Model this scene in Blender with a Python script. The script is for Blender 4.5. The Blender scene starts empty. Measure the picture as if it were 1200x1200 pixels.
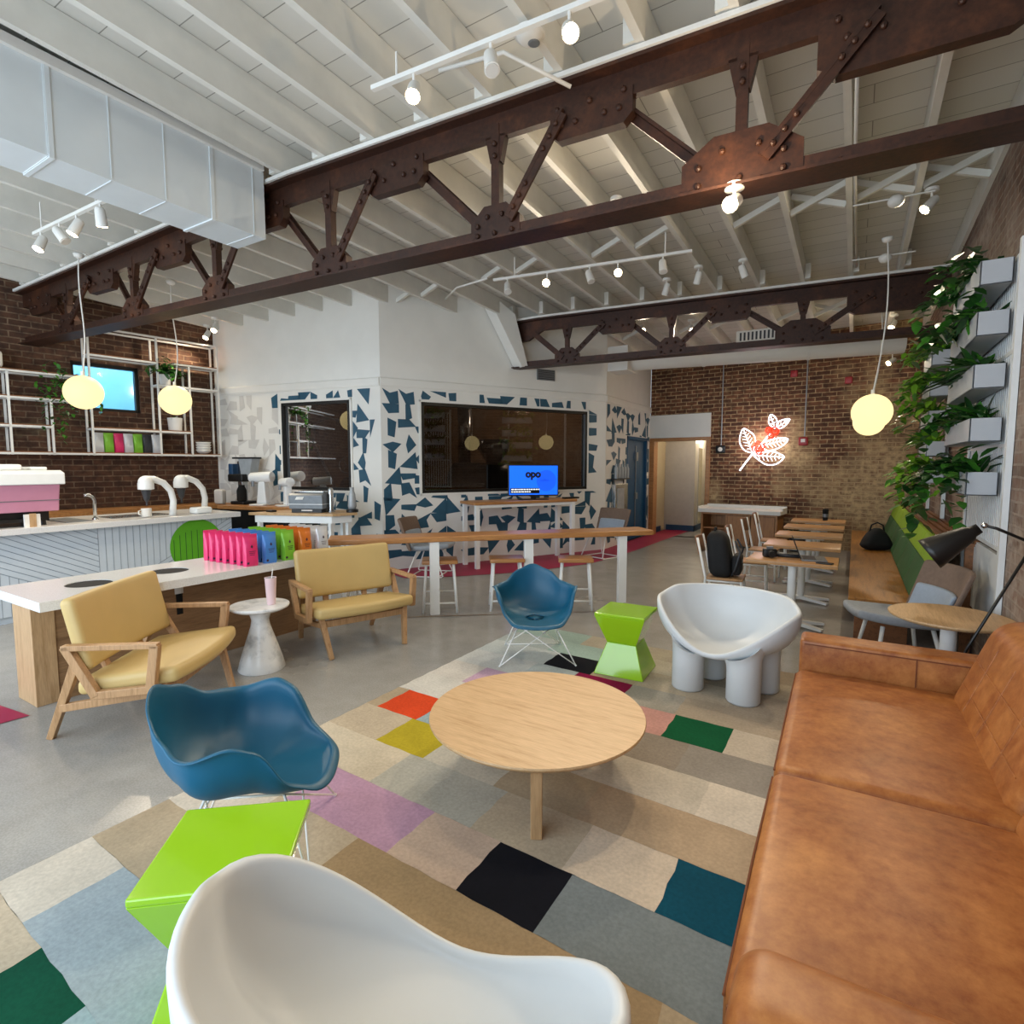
WORLD=1.0
EXPO=0.18
DAY=390
GLB=55
SPOT=210
import bpy, math, random
from mathutils import Vector, Matrix
R=math.radians
rnd=random.Random(7)
SC=bpy.context.scene
COL=SC.collection
# ------------------------------------------------------------------ materials
def hx(h):
    h=h.lstrip('#'); o=[]
    for i in (0,2,4):
        v=int(h[i:i+2],16)/255
        o.append(v/12.92 if v<=.04045 else ((v+.055)/1.055)**2.4)
    return (o[0],o[1],o[2],1)
class NT:
    def __init__(s,name):
        s.m=bpy.data.materials.new(name); s.m.use_nodes=True; s.t=s.m.node_tree
        s.b=s.t.nodes['Principled BSDF']; s.out=s.t.nodes['Material Output']
    def n(s,typ,**k):
        q=s.t.nodes.new(typ)
        for a,v in k.items():
            if a in q.inputs: q.inputs[a].default_value=v
            else: setattr(q,a,v)
        return q
    def l(s,a,b): s.t.links.new(a,b)
    def ramp(s,fac,stops):
        r=s.n('ShaderNodeValToRGB'); e=r.color_ramp.elements
        while len(e)<len(stops): e.new(.5)
        for q,(p,c) in zip(e,stops): q.position=p; q.color=c
        s.l(fac,r.inputs[0]); return r.outputs[0]
    def coords(s,kind='Object',scale=(1,1,1),rot=(0,0,0)):
        tc=s.n('ShaderNodeTexCoord'); mp=s.n('ShaderNodeMapping')
        mp.inputs['Scale'].default_value=scale; mp.inputs['Rotation'].default_value=rot
        s.l(tc.outputs[kind],mp.inputs[0]); return mp.outputs[0]
    def noise(s,vec,scale,detail=4,rough=.55):
        q=s.n('ShaderNodeTexNoise'); q.inputs['Scale'].default_value=scale; q.inputs['Detail'].default_value=detail; q.inputs['Roughness'].default_value=rough
        s.l(vec,q.inputs['Vector']); return q.outputs['Fac']
    def bump(s,h,strength=.2,dist=.01):
        q=s.n('ShaderNodeBump'); q.inputs['Strength'].default_value=strength; q.inputs['Distance'].default_value=dist
        s.l(h,q.inputs['Height']); s.l(q.outputs[0],s.b.inputs['Normal'])
    def mix(s,f,a,b,mode='MIX'):
        q=s.n('ShaderNodeMix',data_type='RGBA',blend_type=mode)
        if isinstance(f,(int,float)): q.inputs[0].default_value=f
        else: s.l(f,q.inputs[0])
        for v,i in ((a,6),(b,7)):
            if isinstance(v,tuple): q.inputs[i].default_value=v
            else: s.l(v,q.inputs[i])
        return q.outputs[2]
    def base(s,c): 
        if isinstance(c,tuple): s.b.inputs['Base Color'].default_value=c
        else: s.l(c,s.b.inputs['Base Color'])
    def p(s,**k):
        for a,v in k.items(): s.b.inputs[a.replace('_',' ')].default_value=v
        return s
def dk(c,f): return (c[0]*f,c[1]*f,c[2]*f,1)
def plain(name,h,rough=.5,metal=0,var=.12,scale=9,coat=0,bump=0):
    t=NT(name); c=hx(h); v=t.coords(); n=t.noise(v,scale)
    t.base(t.ramp(n,[(.3,dk(c,1-var)),(.7,dk(c,1+var*.6))]))
    t.p(Roughness=rough,Metallic=metal)
    if coat: t.p(Coat_Weight=coat,Coat_Roughness=.08)
    if bump: t.bump(t.noise(v,scale*14,2),bump,.002)
    return t.m
def wood(name,h1,h2,axis=0,rough=.45,scale=1.0):
    t=NT(name); s=[14*scale]*3; s[axis]=1.1*scale
    v=t.coords('Object',tuple(s)); n=t.noise(v,2.2,6,.62); v2=t.coords('Object',tuple(4*q for q in s)); f=t.noise(v2,3,3)
    c=t.ramp(n,[(.28,hx(h2)),(.5,hx(h1)),(.75,dk(hx(h1),1.15))])
    t.base(t.mix(.35,c,t.ramp(f,[(.35,dk(hx(h2),.9)),(.65,dk(hx(h1),1.1))])))
    t.p(Roughness=rough); t.bump(f,.08,.002); return t.m
def emit(name,h,strength):
    t=NT(name); c=hx(h); t.base(c); t.b.inputs['Emission Color'].default_value=c; t.b.inputs['Emission Strength'].default_value=strength; t.p(Roughness=.5); return t.m
def brickmat(name,c1,c2,mortar,patch,pl=(.52,.66),bumpy=.5,ug=0):
    t=NT(name); tc=t.n('ShaderNodeTexCoord'); uv=tc.outputs['UV']
    wn=t.n('ShaderNodeTexNoise'); wn.inputs['Scale'].default_value=6; t.l(uv,wn.inputs['Vector'])
    ad=t.n('ShaderNodeVectorMath',operation='MULTIPLY_ADD'); t.l(wn.outputs['Color'],ad.inputs[0]); ad.inputs[1].default_value=(.02,.02,0); t.l(uv,ad.inputs[2])
    b=t.n('ShaderNodeTexBrick'); t.l(ad.outputs[0],b.inputs['Vector'])
    for k,v in dict(Scale=1.0,Color1=hx(c1),Color2=hx(c2),Mortar=hx(mortar)).items(): b.inputs[k].default_value=v
    b.inputs['Mortar Size'].default_value=.010; b.inputs['Mortar Smooth'].default_value=.3; b.inputs['Bias'].default_value=-.1; b.offset_frequency=2
    b.inputs['Brick Width'].default_value=.26; b.inputs['Row Height'].default_value=.088
    n=t.noise(uv,.7,5,.6); n2=t.noise(uv,9,4,.6)
    if ug:
        sx=t.n('ShaderNodeSeparateXYZ'); t.l(uv,sx.inputs[0]); mr=t.n('ShaderNodeMapRange'); mr.inputs['From Min'].default_value=2.6; mr.inputs['From Max'].default_value=4.6; mr.inputs['To Max'].default_value=ug; t.l(sx.outputs['X'],mr.inputs['Value'])
        mz=t.n('ShaderNodeMapRange'); mz.inputs['From Min'].default_value=3.6; mz.inputs['From Max'].default_value=1.6; mz.inputs['To Min'].default_value=-.1; t.l(sx.outputs['Y'],mz.inputs['Value']); mz.inputs['To Max'].default_value=.02
        aa=t.n('ShaderNodeMath',operation='ADD'); t.l(n,aa.inputs[0]); t.l(mr.outputs[0],aa.inputs[1]); ab=t.n('ShaderNodeMath',operation='ADD'); t.l(aa.outputs[0],ab.inputs[0]); t.l(mz.outputs[0],ab.inputs[1]); n=ab.outputs[0]
    col=t.mix(t.ramp(n2,[(.35,(0,0,0,1)),(.7,(.8,.8,.8,1))]),b.outputs['Color'],dk(hx(c2),.45))
    mk=t.mix(1,t.ramp(n,[(pl[0],(0,0,0,1)),(pl[1],(1,1,1,1))]),t.ramp(n2,[(.3,(.1,.1,.1,1)),(.6,(1,1,1,1))]),'MULTIPLY')
    t.base(t.mix(mk,col,hx(patch)))
    t.p(Roughness=.85); h=t.mix(.3,b.outputs['Fac'],n2)
    inv=t.n('ShaderNodeInvert'); t.l(h,inv.inputs['Color']); t.bump(inv.outputs[0],bumpy,.012); return t.m
M={}
def mats():
    t=NT('polished_concrete'); v=t.coords('Object'); a=t.noise(v,.55,6,.6); b=t.noise(v,5,6,.65); c=t.noise(v,90,2)
    col=t.ramp(a,[(.3,hx('#85827c')),(.55,hx('#9a9893')),(.75,hx('#a9a59c'))])
    col=t.mix(.3,col,t.ramp(b,[(.3,hx('#86837c')),(.7,hx('#b0aea9'))])); col=t.mix(.12,col,t.ramp(c,[(.4,hx('#5f5b55')),(.6,hx('#c4c2be'))]))
    t.base(col); t.l(t.ramp(a,[(.3,(.22,.22,.22,1)),(.7,(.28,.28,.28,1))]),t.b.inputs['Roughness']); t.p(Specular_IOR_Level=.6); t.bump(c,.01,.001); M['floor']=t.m
    M['brick_dark']=brickmat('old_dark_brick','#62402b','#43291b','#7b644e','#8f7d5e',(.6,.72))
    M['brick_warm']=brickmat('old_warm_brick','#8a5a3d','#523222','#c9ab80','#cdae80',(.5,.66),.5,.12)
    M['brick_right']=brickmat('weathered_brick','#7d5a48','#5d4334','#978676','#a09184',(.42,.6))
    M['white']=plain('white_paint','#e4e2dc',.55,0,.04); M['wallwhite']=plain('wall_white','#e6e4dd',.6,0,.03,3)
    t=NT('ceiling_boards'); v=t.coords('Object',(1,1,1)); w=t.n('ShaderNodeTexBrick'); t.l(v,w.inputs['Vector'])
    for k,q in dict(Scale=1.0,Color1=hx('#d9d7d0'),Color2=hx('#cfcdc5'),Mortar=hx('#8f8d86')).items(): w.inputs[k].default_value=q
    w.inputs['Mortar Size'].default_value=.004; w.inputs['Brick Width'].default_value=3.3; w.inputs['Row Height'].default_value=.26
    t.base(w.outputs['Color']); t.p(Roughness=.7); M['deck']=t.m
    M['joist']=plain('painted_joist','#dedcd4',.6,0,.07,4)
    M['duct']=plain('painted_duct','#d3dadd',.5,0,.04,3)
    t=NT('rusty_steel'); v=t.coords(); a=t.noise(v,3,6,.65); b=t.noise(v,30,3)
    t.base(t.mix(.3,t.ramp(a,[(.3,hx('#21130e')),(.55,hx('#391f14')),(.8,hx('#6b3f25'))]),t.ramp(b,[(.3,hx('#24140e')),(.7,hx('#5a3522'))])))
    t.p(Roughness=.5,Metallic=.25); t.bump(b,.2,.004); M['steel']=t.m
    t=NT('tan_leather'); v=t.coords(); a=t.noise(v,2.6,7,.68); b=t.noise(v,16,5,.7); c=t.noise(v,140,2)
    col=t.ramp(a,[(.3,hx('#743a14')),(.5,hx('#985522')),(.7,hx('#bb7c40'))]); col=t.mix(.4,col,t.ramp(b,[(.32,hx('#713a15')),(.68,hx('#bf854c'))]))
    t.base(col); t.p(Roughness=.42,Specular_IOR_Level=.45); t.bump(c,.12,.002); M['leather']=t.m
    M['seam']=plain('leather_seam','#6d3814',.6)
    M['oak']=wood('pale_oak','#c9a67a','#ac8558',1); M['oakx']=wood('pale_oak_x','#c8a67c','#ac8658',0)
    M['oakz']=wood('pale_oak_z','#bd9a72','#9c774e',2); M['chairwood']=wood('ash_wood','#b58d63','#8f6842',2,.5,1.4)
    M['barwood']=wood('bar_timber','#b98450','#8f5b30',0,.35,.8); M['bench']=wood('bench_timber','#a87234','#70431a',1,.35,.9)
    M['cafewood']=wood('cafe_top','#bd8f5e','#9a6c3f',0,.35,1); M['cabwood']=wood('cabinet_wood','#a8733f','#7d4f28',2,.45,1); M['drkwood']=wood('brown_wood','#8a5a36','#5f3a20',1,.5,1)
    M['walnut']=wood('walnut','#94714f','#6f4f33',1,.5,1)
    t=NT('rug_wool'); at=t.n('ShaderNodeVertexColor',layer_name='Col'); v=t.coords(); a=t.noise(v,60,3); b=t.noise(v,3.2,4); s=t.coords('Object',(160,8,8)); d=t.noise(s,1.2,2)
    col=t.mix(.35,at.outputs[0],t.mix(1,at.outputs[0],t.ramp(a,[(.3,(.45,.45,.45,1)),(.7,(1,1,1,1))]),'MULTIPLY'))
    col=t.mix(.4,col,t.mix(1,col,t.ramp(b,[(.35,(.6,.6,.6,1)),(.65,(1,1,1,1))]),'MULTIPLY')); t.base(col); t.p(Roughness=.95,Specular_IOR_Level=.15); t.bump(a,.25,.003); M['rug']=t.m
    M['blue']=plain('teal_blue_plastic','#075878',.45,0,.03); M['rod']=plain('white_rod','#efefec',.35,0,.02)
    M['lime']=plain('lime_lacquer','#92c41c',.12,0,.02,3,.6); M['plastic']=plain('matt_white_plastic','#d2d6d8',.42,0,.03,2)
    M['tanfab']=plain('tan_vinyl','#c3a76c',.5,0,.05,4,0,.05); M['tanlite']=plain('pale_tan_vinyl','#d8cd9a',.5,0,.04,4)
    t=NT('terrazzo'); v=t.coords(); w=t.n('ShaderNodeTexVoronoi',feature='F1'); w.inputs['Scale'].default_value=120; t.l(v,w.inputs['Vector'])
    t.base(t.ramp(w.outputs['Distance'],[(.1,hx('#c3bfba')),(.3,hx('#d9d9d8')),(1,hx('#e0e0df'))])); t.p(Roughness=.18); M['terrazzo']=t.m
    t=NT('white_marble'); v=t.coords(); a=t.noise(v,5,8,.7); t.base(t.ramp(a,[(.35,hx('#b9bbbc')),(.5,hx('#e8e8e6')),(.8,hx('#f1f0ee'))])); t.p(Roughness=.25); M['marble']=t.m
    M['panel']=plain('counter_panel','#c6d0d8',.5,0,.02); M['groove']=plain('counter_groove','#8d99a4',.8); M['planter']=plain('planter_grey','#b4b9bf',.5,0,.03); M['black']=plain('black_metal','#121212',.4,0,.2)
    M['blackfab']=plain('black_fabric','#121214',.8,0,.3,20,0,.2); M['dark']=plain('dark_grey','#33353a',.5); M['void']=plain('dark_recess','#0b0b0b',.9)
    M['chrome']=plain('brushed_steel','#b9bcbe',.25,1,.05); M['grey']=plain('mid_grey_metal','#7d8286',.4,.4); M['greyl']=plain('pale_grey','#aab0b4',.45,.2)
    M['pink']=plain('pink_enamel','#c98aa2',.35,0,.04); M['pinklite']=plain('pale_pink','#e6c9cd',.3,0,.03); M['steelw']=plain('white_enamel','#e9ecec',.3,0,.03)
    M['green']=plain('leaf_green_paint','#5cab1c',.5,0,.06); M['navy']=plain('dark_teal_paint','#25536a',.5,0,.12); M['paleg']=plain('pale_grey_paint','#cfccc6',.5,0,.05)
    M['red_paint']=plain('magenta_paint','#a01243',.5,0,.08,2); M['red']=plain('alarm_red','#a3262b',.4); M['bluedoor']=plain('blue_door','#0c4a70',.5,0,.05); M['bluebase']=plain('blue_baseboard','#173f63',.5)
    M['hallwall']=plain('hall_cream','#cdbf9f',.6,0,.05,2); M['halltile']=plain('hall_tile','#b8b3a9',.4,0,.06); M['brownwall']=plain('hall_brown','#7a6046',.5)
    M['seatgrey']=plain('grey_felt','#9aa0a8',.85,0,.1,30); M['backbrown']=plain('brown_felt','#7f6a5c',.85,0,.12,30); M['padblue']=plain('blue_grey_felt','#a2aebd',.85,0,.06,30)
    M['greend']=plain('dark_green_felt','#2f5a2c',.85,0,.1,25); M['greenl']=plain('light_green_felt','#86a91c',.8,0,.1,25)
    M['leafd']=plain('dark_leaf','#1f4a1a',.4,0,.35,6); M['leafl']=plain('bright_leaf','#79ad2a',.4,0,.35,6); M['leafm']=plain('mid_leaf','#3d7a24',.4,0,.35,6)
    M['bagpink']=plain('pink_foil','#e0356f',.3,.1,.12,7); M['bagblue']=plain('blue_foil','#4a86cf',.3,.1,.1,7); M['baggreen']=plain('green_foil','#7fbf3a',.3,.1,.1,7); M['bagorange']=plain('orange_foil','#d8772a',.3,.1,.1,7); M['bagwhite']=plain('silver_white_foil','#d5d8dc',.3,.2,.08,7)
    M['ink']=plain('bag_ink','#3a1f38',.6); M['inkd']=plain('dark_print','#0b1436',.5)
    M['crimson']=plain('crimson_bag','#c2184f',.35)
    M['globe']=emit('opal_globe','#ffe7a4',1.25); M['globe'].node_tree.nodes['Principled BSDF'].inputs['Base Color'].default_value=(.1,.09,.06,1); M['globe'].node_tree.nodes['Principled BSDF'].inputs['Specular IOR Level'].default_value=.1; M['bulb']=emit('lit_bulb','#ffe0b0',45); M['neonw']=emit('white_neon','#f4f6ff',2.6); M['neonr']=emit('red_neon','#ff2408',2.2)
    M['screen']=emit('blue_screen','#0b62f0',1.0); M['screend']=emit('blue_screen_dark','#0a4fd6',1.0); M['screend2']=emit('blue_screen_text','#083fb0',.8); M['screent']=emit('screen_white','#e8eefc',1.0)
    t=NT('tinted_glass'); t.t.nodes.remove(t.b); fr=t.n('ShaderNodeFresnel'); fr.inputs[0].default_value=1.5; tr=t.n('ShaderNodeBsdfTransparent'); tr.inputs[0].default_value=(.5,.47,.44,1); gl=t.n('ShaderNodeBsdfGlossy'); gl.inputs['Roughness'].default_value=.01
    mx=t.n('ShaderNodeMixShader'); ml=t.n('ShaderNodeMath',operation='MULTIPLY_ADD'); ml.inputs[1].default_value=1.0; ml.inputs[2].default_value=.05
    t.l(fr.outputs[0],ml.inputs[0]); t.l(ml.outputs[0],mx.inputs[0]); t.l(tr.outputs[0],mx.inputs[1]); t.l(gl.outputs[0],mx.inputs[2]); t.l(mx.outputs[0],t.out.inputs[0]); M['glass']=t.m
    t=NT('window_daylight_glass'); t.t.nodes.remove(t.b); tr=t.n('ShaderNodeBsdfTransparent'); tr.inputs[0].default_value=(.85,.95,1,1); gl=t.n('ShaderNodeBsdfGlossy'); gl.inputs['Roughness'].default_value=.05; mx=t.n('ShaderNodeMixShader'); mx.inputs[0].default_value=.08
    t.l(tr.outputs[0],mx.inputs[1]); t.l(gl.outputs[0],mx.inputs[2]); t.l(mx.outputs[0],t.out.inputs[0]); M['clear']=t.m
    M['roast']=plain('roaster_black','#1c1c1e',.35,.5); M['roombrick']=plain('roastery_wall','#8a6d50',.8,0,.3,3); M['label']=plain('pale_label','#e9e6df',.6)
    M['soil']=plain('potting_soil','#241a12',.9); M['outside']=plain('outside_siding','#8fd0ea',.7,0,.1,2)
mats()
# ------------------------------------------------------------------ mesh builder
class MB:
    def __init__(s): s.v=[]; s.f=[]; s.mi=[]; s.uv={}; s.m=0
    def add(s,vs,fs,uvs=None):
        o=len(s.v); s.v+= [tuple(q) for q in vs]
        for k,f in enumerate(fs):
            if uvs: s.uv[len(s.f)]=uvs[k]
            s.f.append([o+i for i in f]); s.mi.append(s.m)
        return s
    def box(s,x0,x1,y0,y1,z0,z1):
        v=[(x,y,z) for z in (z0,z1) for y in (y0,y1) for x in (x0,x1)]
        return s.add(v,[(0,2,3,1),(4,5,7,6),(0,1,5,4),(2,6,7,3),(0,4,6,2),(1,3,7,5)])
    def hexa(s,b,t):  # bottom quad, top quad
        return s.add(list(b)+list(t),[(3,2,1,0),(4,5,6,7),(0,1,5,4),(1,2,6,5),(2,3,7,6),(3,0,4,7)])
    def bar(s,p,q,w,h,up=(0,0,1),w2=None,h2=None):
        p=Vector(p); q=Vector(q); d=(q-p).normalized(); u=Vector(up)
        if abs(d.dot(u))>.98: u=Vector((0,1,0)) if abs(d.y)<.9 else Vector((1,0,0))
        a=d.cross(u).normalized(); b=a.cross(d).normalized(); w2=w2 or w; h2=h2 or h
        f=lambda c,ww,hh:[c-a*ww/2-b*hh/2,c+a*ww/2-b*hh/2,c+a*ww/2+b*hh/2,c-a*ww/2+b*hh/2]
        return s.hexa(f(p,w,h),f(q,w2,h2))
    def tube(s,pts,r,n=8,caps=True):
        pts=[Vector(p) for p in pts]; rs=r if isinstance(r,(list,tuple)) else [r]*len(pts)
        d0=(pts[1]-pts[0]).normalized(); a=d0.orthogonal().normalized(); vs=[]; fs=[]
        for i,p in enumerate(pts):
            d=(pts[min(i+1,len(pts)-1)]-pts[max(i-1,0)]).normalized()
            a=(a-d*a.dot(d)).normalized(); b=d.cross(a)
            for k in range(n):
                t=2*math.pi*k/n; vs.append(p+(a*math.cos(t)+b*math.sin(t))*rs[i])
        for i in range(len(pts)-1):
            for k in range(n): fs.append((i*n+k,i*n+(k+1)%n,(i+1)*n+(k+1)%n,(i+1)*n+k))
        if caps: fs.append(tuple(range(n-1,-1,-1))); fs.append(tuple((len(pts)-1)*n+k for k in range(n)))
        return s.add(vs,fs)
    def lathe(s,prof,c=(0,0,0),n=32,sx=1,sy=1):
        vs=[]; fs=[]
        for r,z in prof:
            for k in range(n):
                t=2*math.pi*k/n; vs.append((c[0]+r*math.cos(t)*sx,c[1]+r*math.sin(t)*sy,c[2]+z))
        for i in range(len(prof)-1):
            for k in range(n): fs.append((i*n+k,i*n+(k+1)%n,(i+1)*n+(k+1)%n,(i+1)*n+k))
        if prof[0][0]>1e-5: fs.append(tuple(range(n-1,-1,-1)))
        if prof[-1][0]>1e-5: fs.append(tuple((len(prof)-1)*n+k for k in range(n)))
        return s.add(vs,fs)
    def prism(s,poly,a,b,fn):  # poly 2d, fn(u,v,w)->xyz, w from a to b
        n=len(poly); vs=[fn(u,v,a) for u,v in poly]+[fn(u,v,b) for u,v in poly]
        return s.add(vs,[tuple(range(n-1,-1,-1)),tuple(range(n,2*n))]+[(i,(i+1)%n,n+(i+1)%n,n+i) for i in range(n)])
    def poly(s,pts): return s.add(pts,[tuple(range(len(pts)))])
    def sphere(s,c,r,n=16,m=10,sz=1):
        return s.lathe([(max(1e-6,r*math.sin(math.pi*i/m)),-r*sz*math.cos(math.pi*i/m)) for i in range(m+1)],c,n)
    def rbox(s,x0,x1,y0,y1,z0,z1,r,e=4,mid=6,crown=0,fn=None):
        h=[(x1-x0)/2,(y1-y0)/2,(z1-z0)/2]; c=[(x0+x1)/2,(y0+y1)/2,(z0+z1)/2]; r=min(r,min(h)*.98)
        def ax(hh):
            a=[-hh+r*(1-math.cos(math.pi/2*i/e))*1.0 for i in range(e)]; b=[-hh+r+(2*hh-2*r)*i/mid for i in range(mid+1)]
            return a+b+[-q for q in reversed(a)]
        A=[ax(q) for q in h]; idx={}; vs=[]; fs=[]
        def vert(i,j,k):
            key=(i,j,k)
            if key not in idx:
                p=Vector((A[0][i],A[1][j],A[2][k])); q=Vector([max(-h[t]+r,min(h[t]-r,p[t])) for t in range(3)]); d=p-q
                if d.length>1e-9: p=q+d.normalized()*r
                u=p.x/h[0]; v=p.y/h[1]; w=p.z/h[2]
                if crown: p.z+=crown*(1-u*u)*(1-v*v)*w
                o=Vector((p.x+c[0],p.y+c[1],p.z+c[2]))
                if fn: o=Vector(fn(o.x,o.y,o.z))
                idx[key]=len(vs); vs.append(o)
            return idx[key]
        n=[len(q)-1 for q in A]
        for i in range(n[0]):
            for j in range(n[1]):
                fs.append((vert(i,j,0),vert(i,j+1,0),vert(i+1,j+1,0),vert(i+1,j,0))); fs.append((vert(i,j,n[2]),vert(i+1,j,n[2]),vert(i+1,j+1,n[2]),vert(i,j+1,n[2])))
        for i in range(n[0]):
            for k in range(n[2]):
                fs.append((vert(i,0,k),vert(i+1,0,k),vert(i+1,0,k+1),vert(i,0,k+1))); fs.append((vert(i,n[1],k),vert(i,n[1],k+1),vert(i+1,n[1],k+1),vert(i+1,n[1],k)))
        for j in range(n[1]):
            for k in range(n[2]):
                fs.append((vert(0,j,k),vert(0,j,k+1),vert(0,j+1,k+1),vert(0,j+1,k))); fs.append((vert(n[0],j,k),vert(n[0],j+1,k),vert(n[0],j+1,k+1),vert(n[0],j,k+1)))
        return s.add(vs,fs)
    def o(s,name,mat,parent=None,smooth=False,bevel=0,sub=0,solid=0,loc=None,rz=0,angle=None):
        me=bpy.data.meshes.new(name); me.from_pydata(s.v,[],s.f)
        ms=mat if isinstance(mat,(list,tuple)) else [mat]
        for q in ms: me.materials.append(M[q] if isinstance(q,str) else q)
        if len(ms)>1: me.polygons.foreach_set('material_index',s.mi)
        if s.uv:
            ul=me.uv_layers.new(name='UVMap')
            for p in me.polygons:
                if p.index in s.uv:
                    for li,c in zip(p.loop_indices,s.uv[p.index]): ul.data[li].uv=c
        if smooth:
            me.polygons.foreach_set('use_smooth',[True]*len(me.polygons))
            if angle: 
                try: me.set_sharp_from_angle(angle=R(angle))
                except Exception: pass
        me.update(); ob=bpy.data.objects.new(name,me); COL.objects.link(ob)
        if parent: ob.parent=parent
        if loc: ob.location=loc
        ob.rotation_euler.z=rz
        if solid: q=ob.modifiers.new('solid','SOLIDIFY'); q.thickness=solid; q.offset=0
        if bevel: q=ob.modifiers.new('bevel','BEVEL'); q.width=bevel; q.segments=2; q.limit_method='ANGLE'; q.angle_limit=R(40)
        if sub: q=ob.modifiers.new('sub','SUBSURF'); q.levels=sub; q.render_levels=sub
        return ob
def tag(o,label=None,cat=None,group=None,kind=None):
    if label: o['label']=label
    if cat: o['category']=cat
    if group: o['group']=group
    if kind: o['kind']=kind
    return o
def T(name,label,cat,loc=(0,0,0),rz=0,group=None):
    o=bpy.data.objects.new(name,None); o.empty_display_size=.05; COL.objects.link(o); o.location=loc; o.rotation_euler.z=rz
    return tag(o,label,cat,group)
def dup(root,loc,rz=None,label=None,group=None):
    def cp(o,par):
        c=o.copy(); COL.objects.link(c); c.parent=par
        for ch in list(o.children): cp(ch,c)
        return c
    r=cp(root,None); r.location=loc
    if rz is not None: r.rotation_euler.z=rz
    if label: r['label']=label
    if group: r['group']=group
    return r
def struct(o): o['kind']='structure'; return o
ORD=['first','second','third','fourth','fifth','sixth','seventh','eighth','ninth','tenth']
# ------------------------------------------------------------------ camera, world, lamps
cam=bpy.data.cameras.new('camera'); co=bpy.data.objects.new('camera',cam); COL.objects.link(co); SC.camera=co
co.location=(0,0,1.75); co.rotation_euler=(R(90-4.8366),0,R(31.644)); cam.sensor_width=36; cam.lens=19.5; cam.clip_start=.02
W=bpy.data.worlds.new('sky'); SC.world=W; W.use_nodes=True
bg=W.node_tree.nodes['Background']; bg.inputs[0].default_value=(.74,.87,1,1); bg.inputs[1].default_value=WORLD
SC.view_settings.view_transform='Standard'; SC.view_settings.look='None'; SC.view_settings.exposure=EXPO; SC.view_settings.gamma=1.0
def area(name,loc,rot,sx,sy,power,color=(1,1,1),portal=False):
    l=bpy.data.lights.new(name,'AREA'); l.shape='RECTANGLE'; l.size=sx; l.size_y=sy; l.energy=power; l.color=color
    if portal:
        try: l.cycles.is_portal=True
        except Exception: pass
    o=bpy.data.objects.new(name,l); COL.objects.link(o); o.location=loc; o.rotation_euler=rot; return o
def point(name,loc,power,color=(1,.86,.66),size=.05):
    l=bpy.data.lights.new(name,'POINT'); l.energy=power; l.color=color; l.shadow_soft_size=size
    o=bpy.data.objects.new(name,l); COL.objects.link(o); o.location=loc; return o
def spot(name,loc,to,power,color=(1,.84,.62),ang=140):
    l=bpy.data.lights.new(name,'SPOT'); l.energy=power; l.color=color; l.shadow_soft_size=.04; l.spot_size=R(ang); l.spot_blend=1.0
    o=bpy.data.objects.new(name,l); COL.objects.link(o); o.location=loc
    o.rotation_euler=(Vector(to)-Vector(loc)).to_track_quat('-Z','Y').to_euler(); return o
area('storefront_daylight',(-4.6,-1.9,2.1),(R(90),0,0),10,3.4,DAY,(.74,.87,1))
# ------------------------------------------------------------------ shell
def wall(name,A,B,z0,z1,mat,ops=(),rev=.18,n=None,shards=None,mats2=None):
    """vertical wall A->B; room is on the side of n; openings (u0,u1,z0,z1)"""
    A=Vector((A[0],A[1],0)); B=Vector((B[0],B[1],0)); d=(B-A); Ln=d.length; d.normalize(); n=Vector((n[0],n[1],0)).normalized()
    mb=MB(); us=sorted({0,Ln,*[o[0] for o in ops],*[o[1] for o in ops]}); zs=sorted({z0,z1,*[o[2] for o in ops],*[o[3] for o in ops]})
    P=lambda u,z,w=0: A+d*u+Vector((0,0,z))+n*w
    def q(a,b,c,e,w1=0,w2=0):
        pass
    for i in range(len(us)-1):
        for j in range(len(zs)-1):
            u0,u1,a,b=us[i],us[i+1],zs[j],zs[j+1]
            if any(o[0]<=u0+1e-6 and o[1]>=u1-1e-6 and o[2]<=a+1e-6 and o[3]>=b-1e-6 for o in ops): continue
            c=[(u0,a),(u1,a),(u1,b),(u0,b)]
            mb.add([P(*x) for x in c],[(0,1,2,3)],[c])
            mb.add([P(x[0],x[1],-rev) for x in c],[(3,2,1,0)],[c[::-1]])
    for o in ops:
        for (a,b),(c,e) in (((o[0],o[2]),(o[1],o[2])),((o[1],o[2]),(o[1],o[3])),((o[1],o[3]),(o[0],o[3])),((o[0],o[3]),(o[0],o[2]))):
            uv=[(a,b),(c,e),(c+.18,e+.18),(a+.18,b+.18)]
            mb.add([P(a,b),P(c,e),P(c,e,-rev),P(a,b,-rev)],[(0,1,2,3)],[uv])
    if shards: shards(mb,P,Ln,ops)
    ob=struct(mb.o(name,[mat]+(mats2 or []))); return ob,P
struct(MB().box(-12,1.3,-2.2,19,-.1,0).o('floor','floor'))
def zj(X,Y): return 4.53-.05*max(0,-5-X)-.031*(Y-3.8)
# right, back, left brick walls
struct_r,_=wall('wall_right',(1.0,-2.2),(1.0,13.1),0,5,'brick_right',n=(-1,0))
wall('wall_back',(-4.38,13.68),(1.0,13.1),0,5,'brick_warm',ops=[(.03,1.47,0,2.36)],n=(0,-1))
LX,LD=Vector((-10.17,6.0,0)),Vector((-.12,-1,0)).normalized()
NL=Vector((1,-.12,0)).normalized()
def LP(u,z,w=0): return LX+LD*u+NL*w+Vector((0,0,z))
wall('wall_left',LX,LP(8.3,0),0,5,'brick_dark',ops=[(1.22,2.15,2.62,3.37)],n=(1,-.12))
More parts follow.
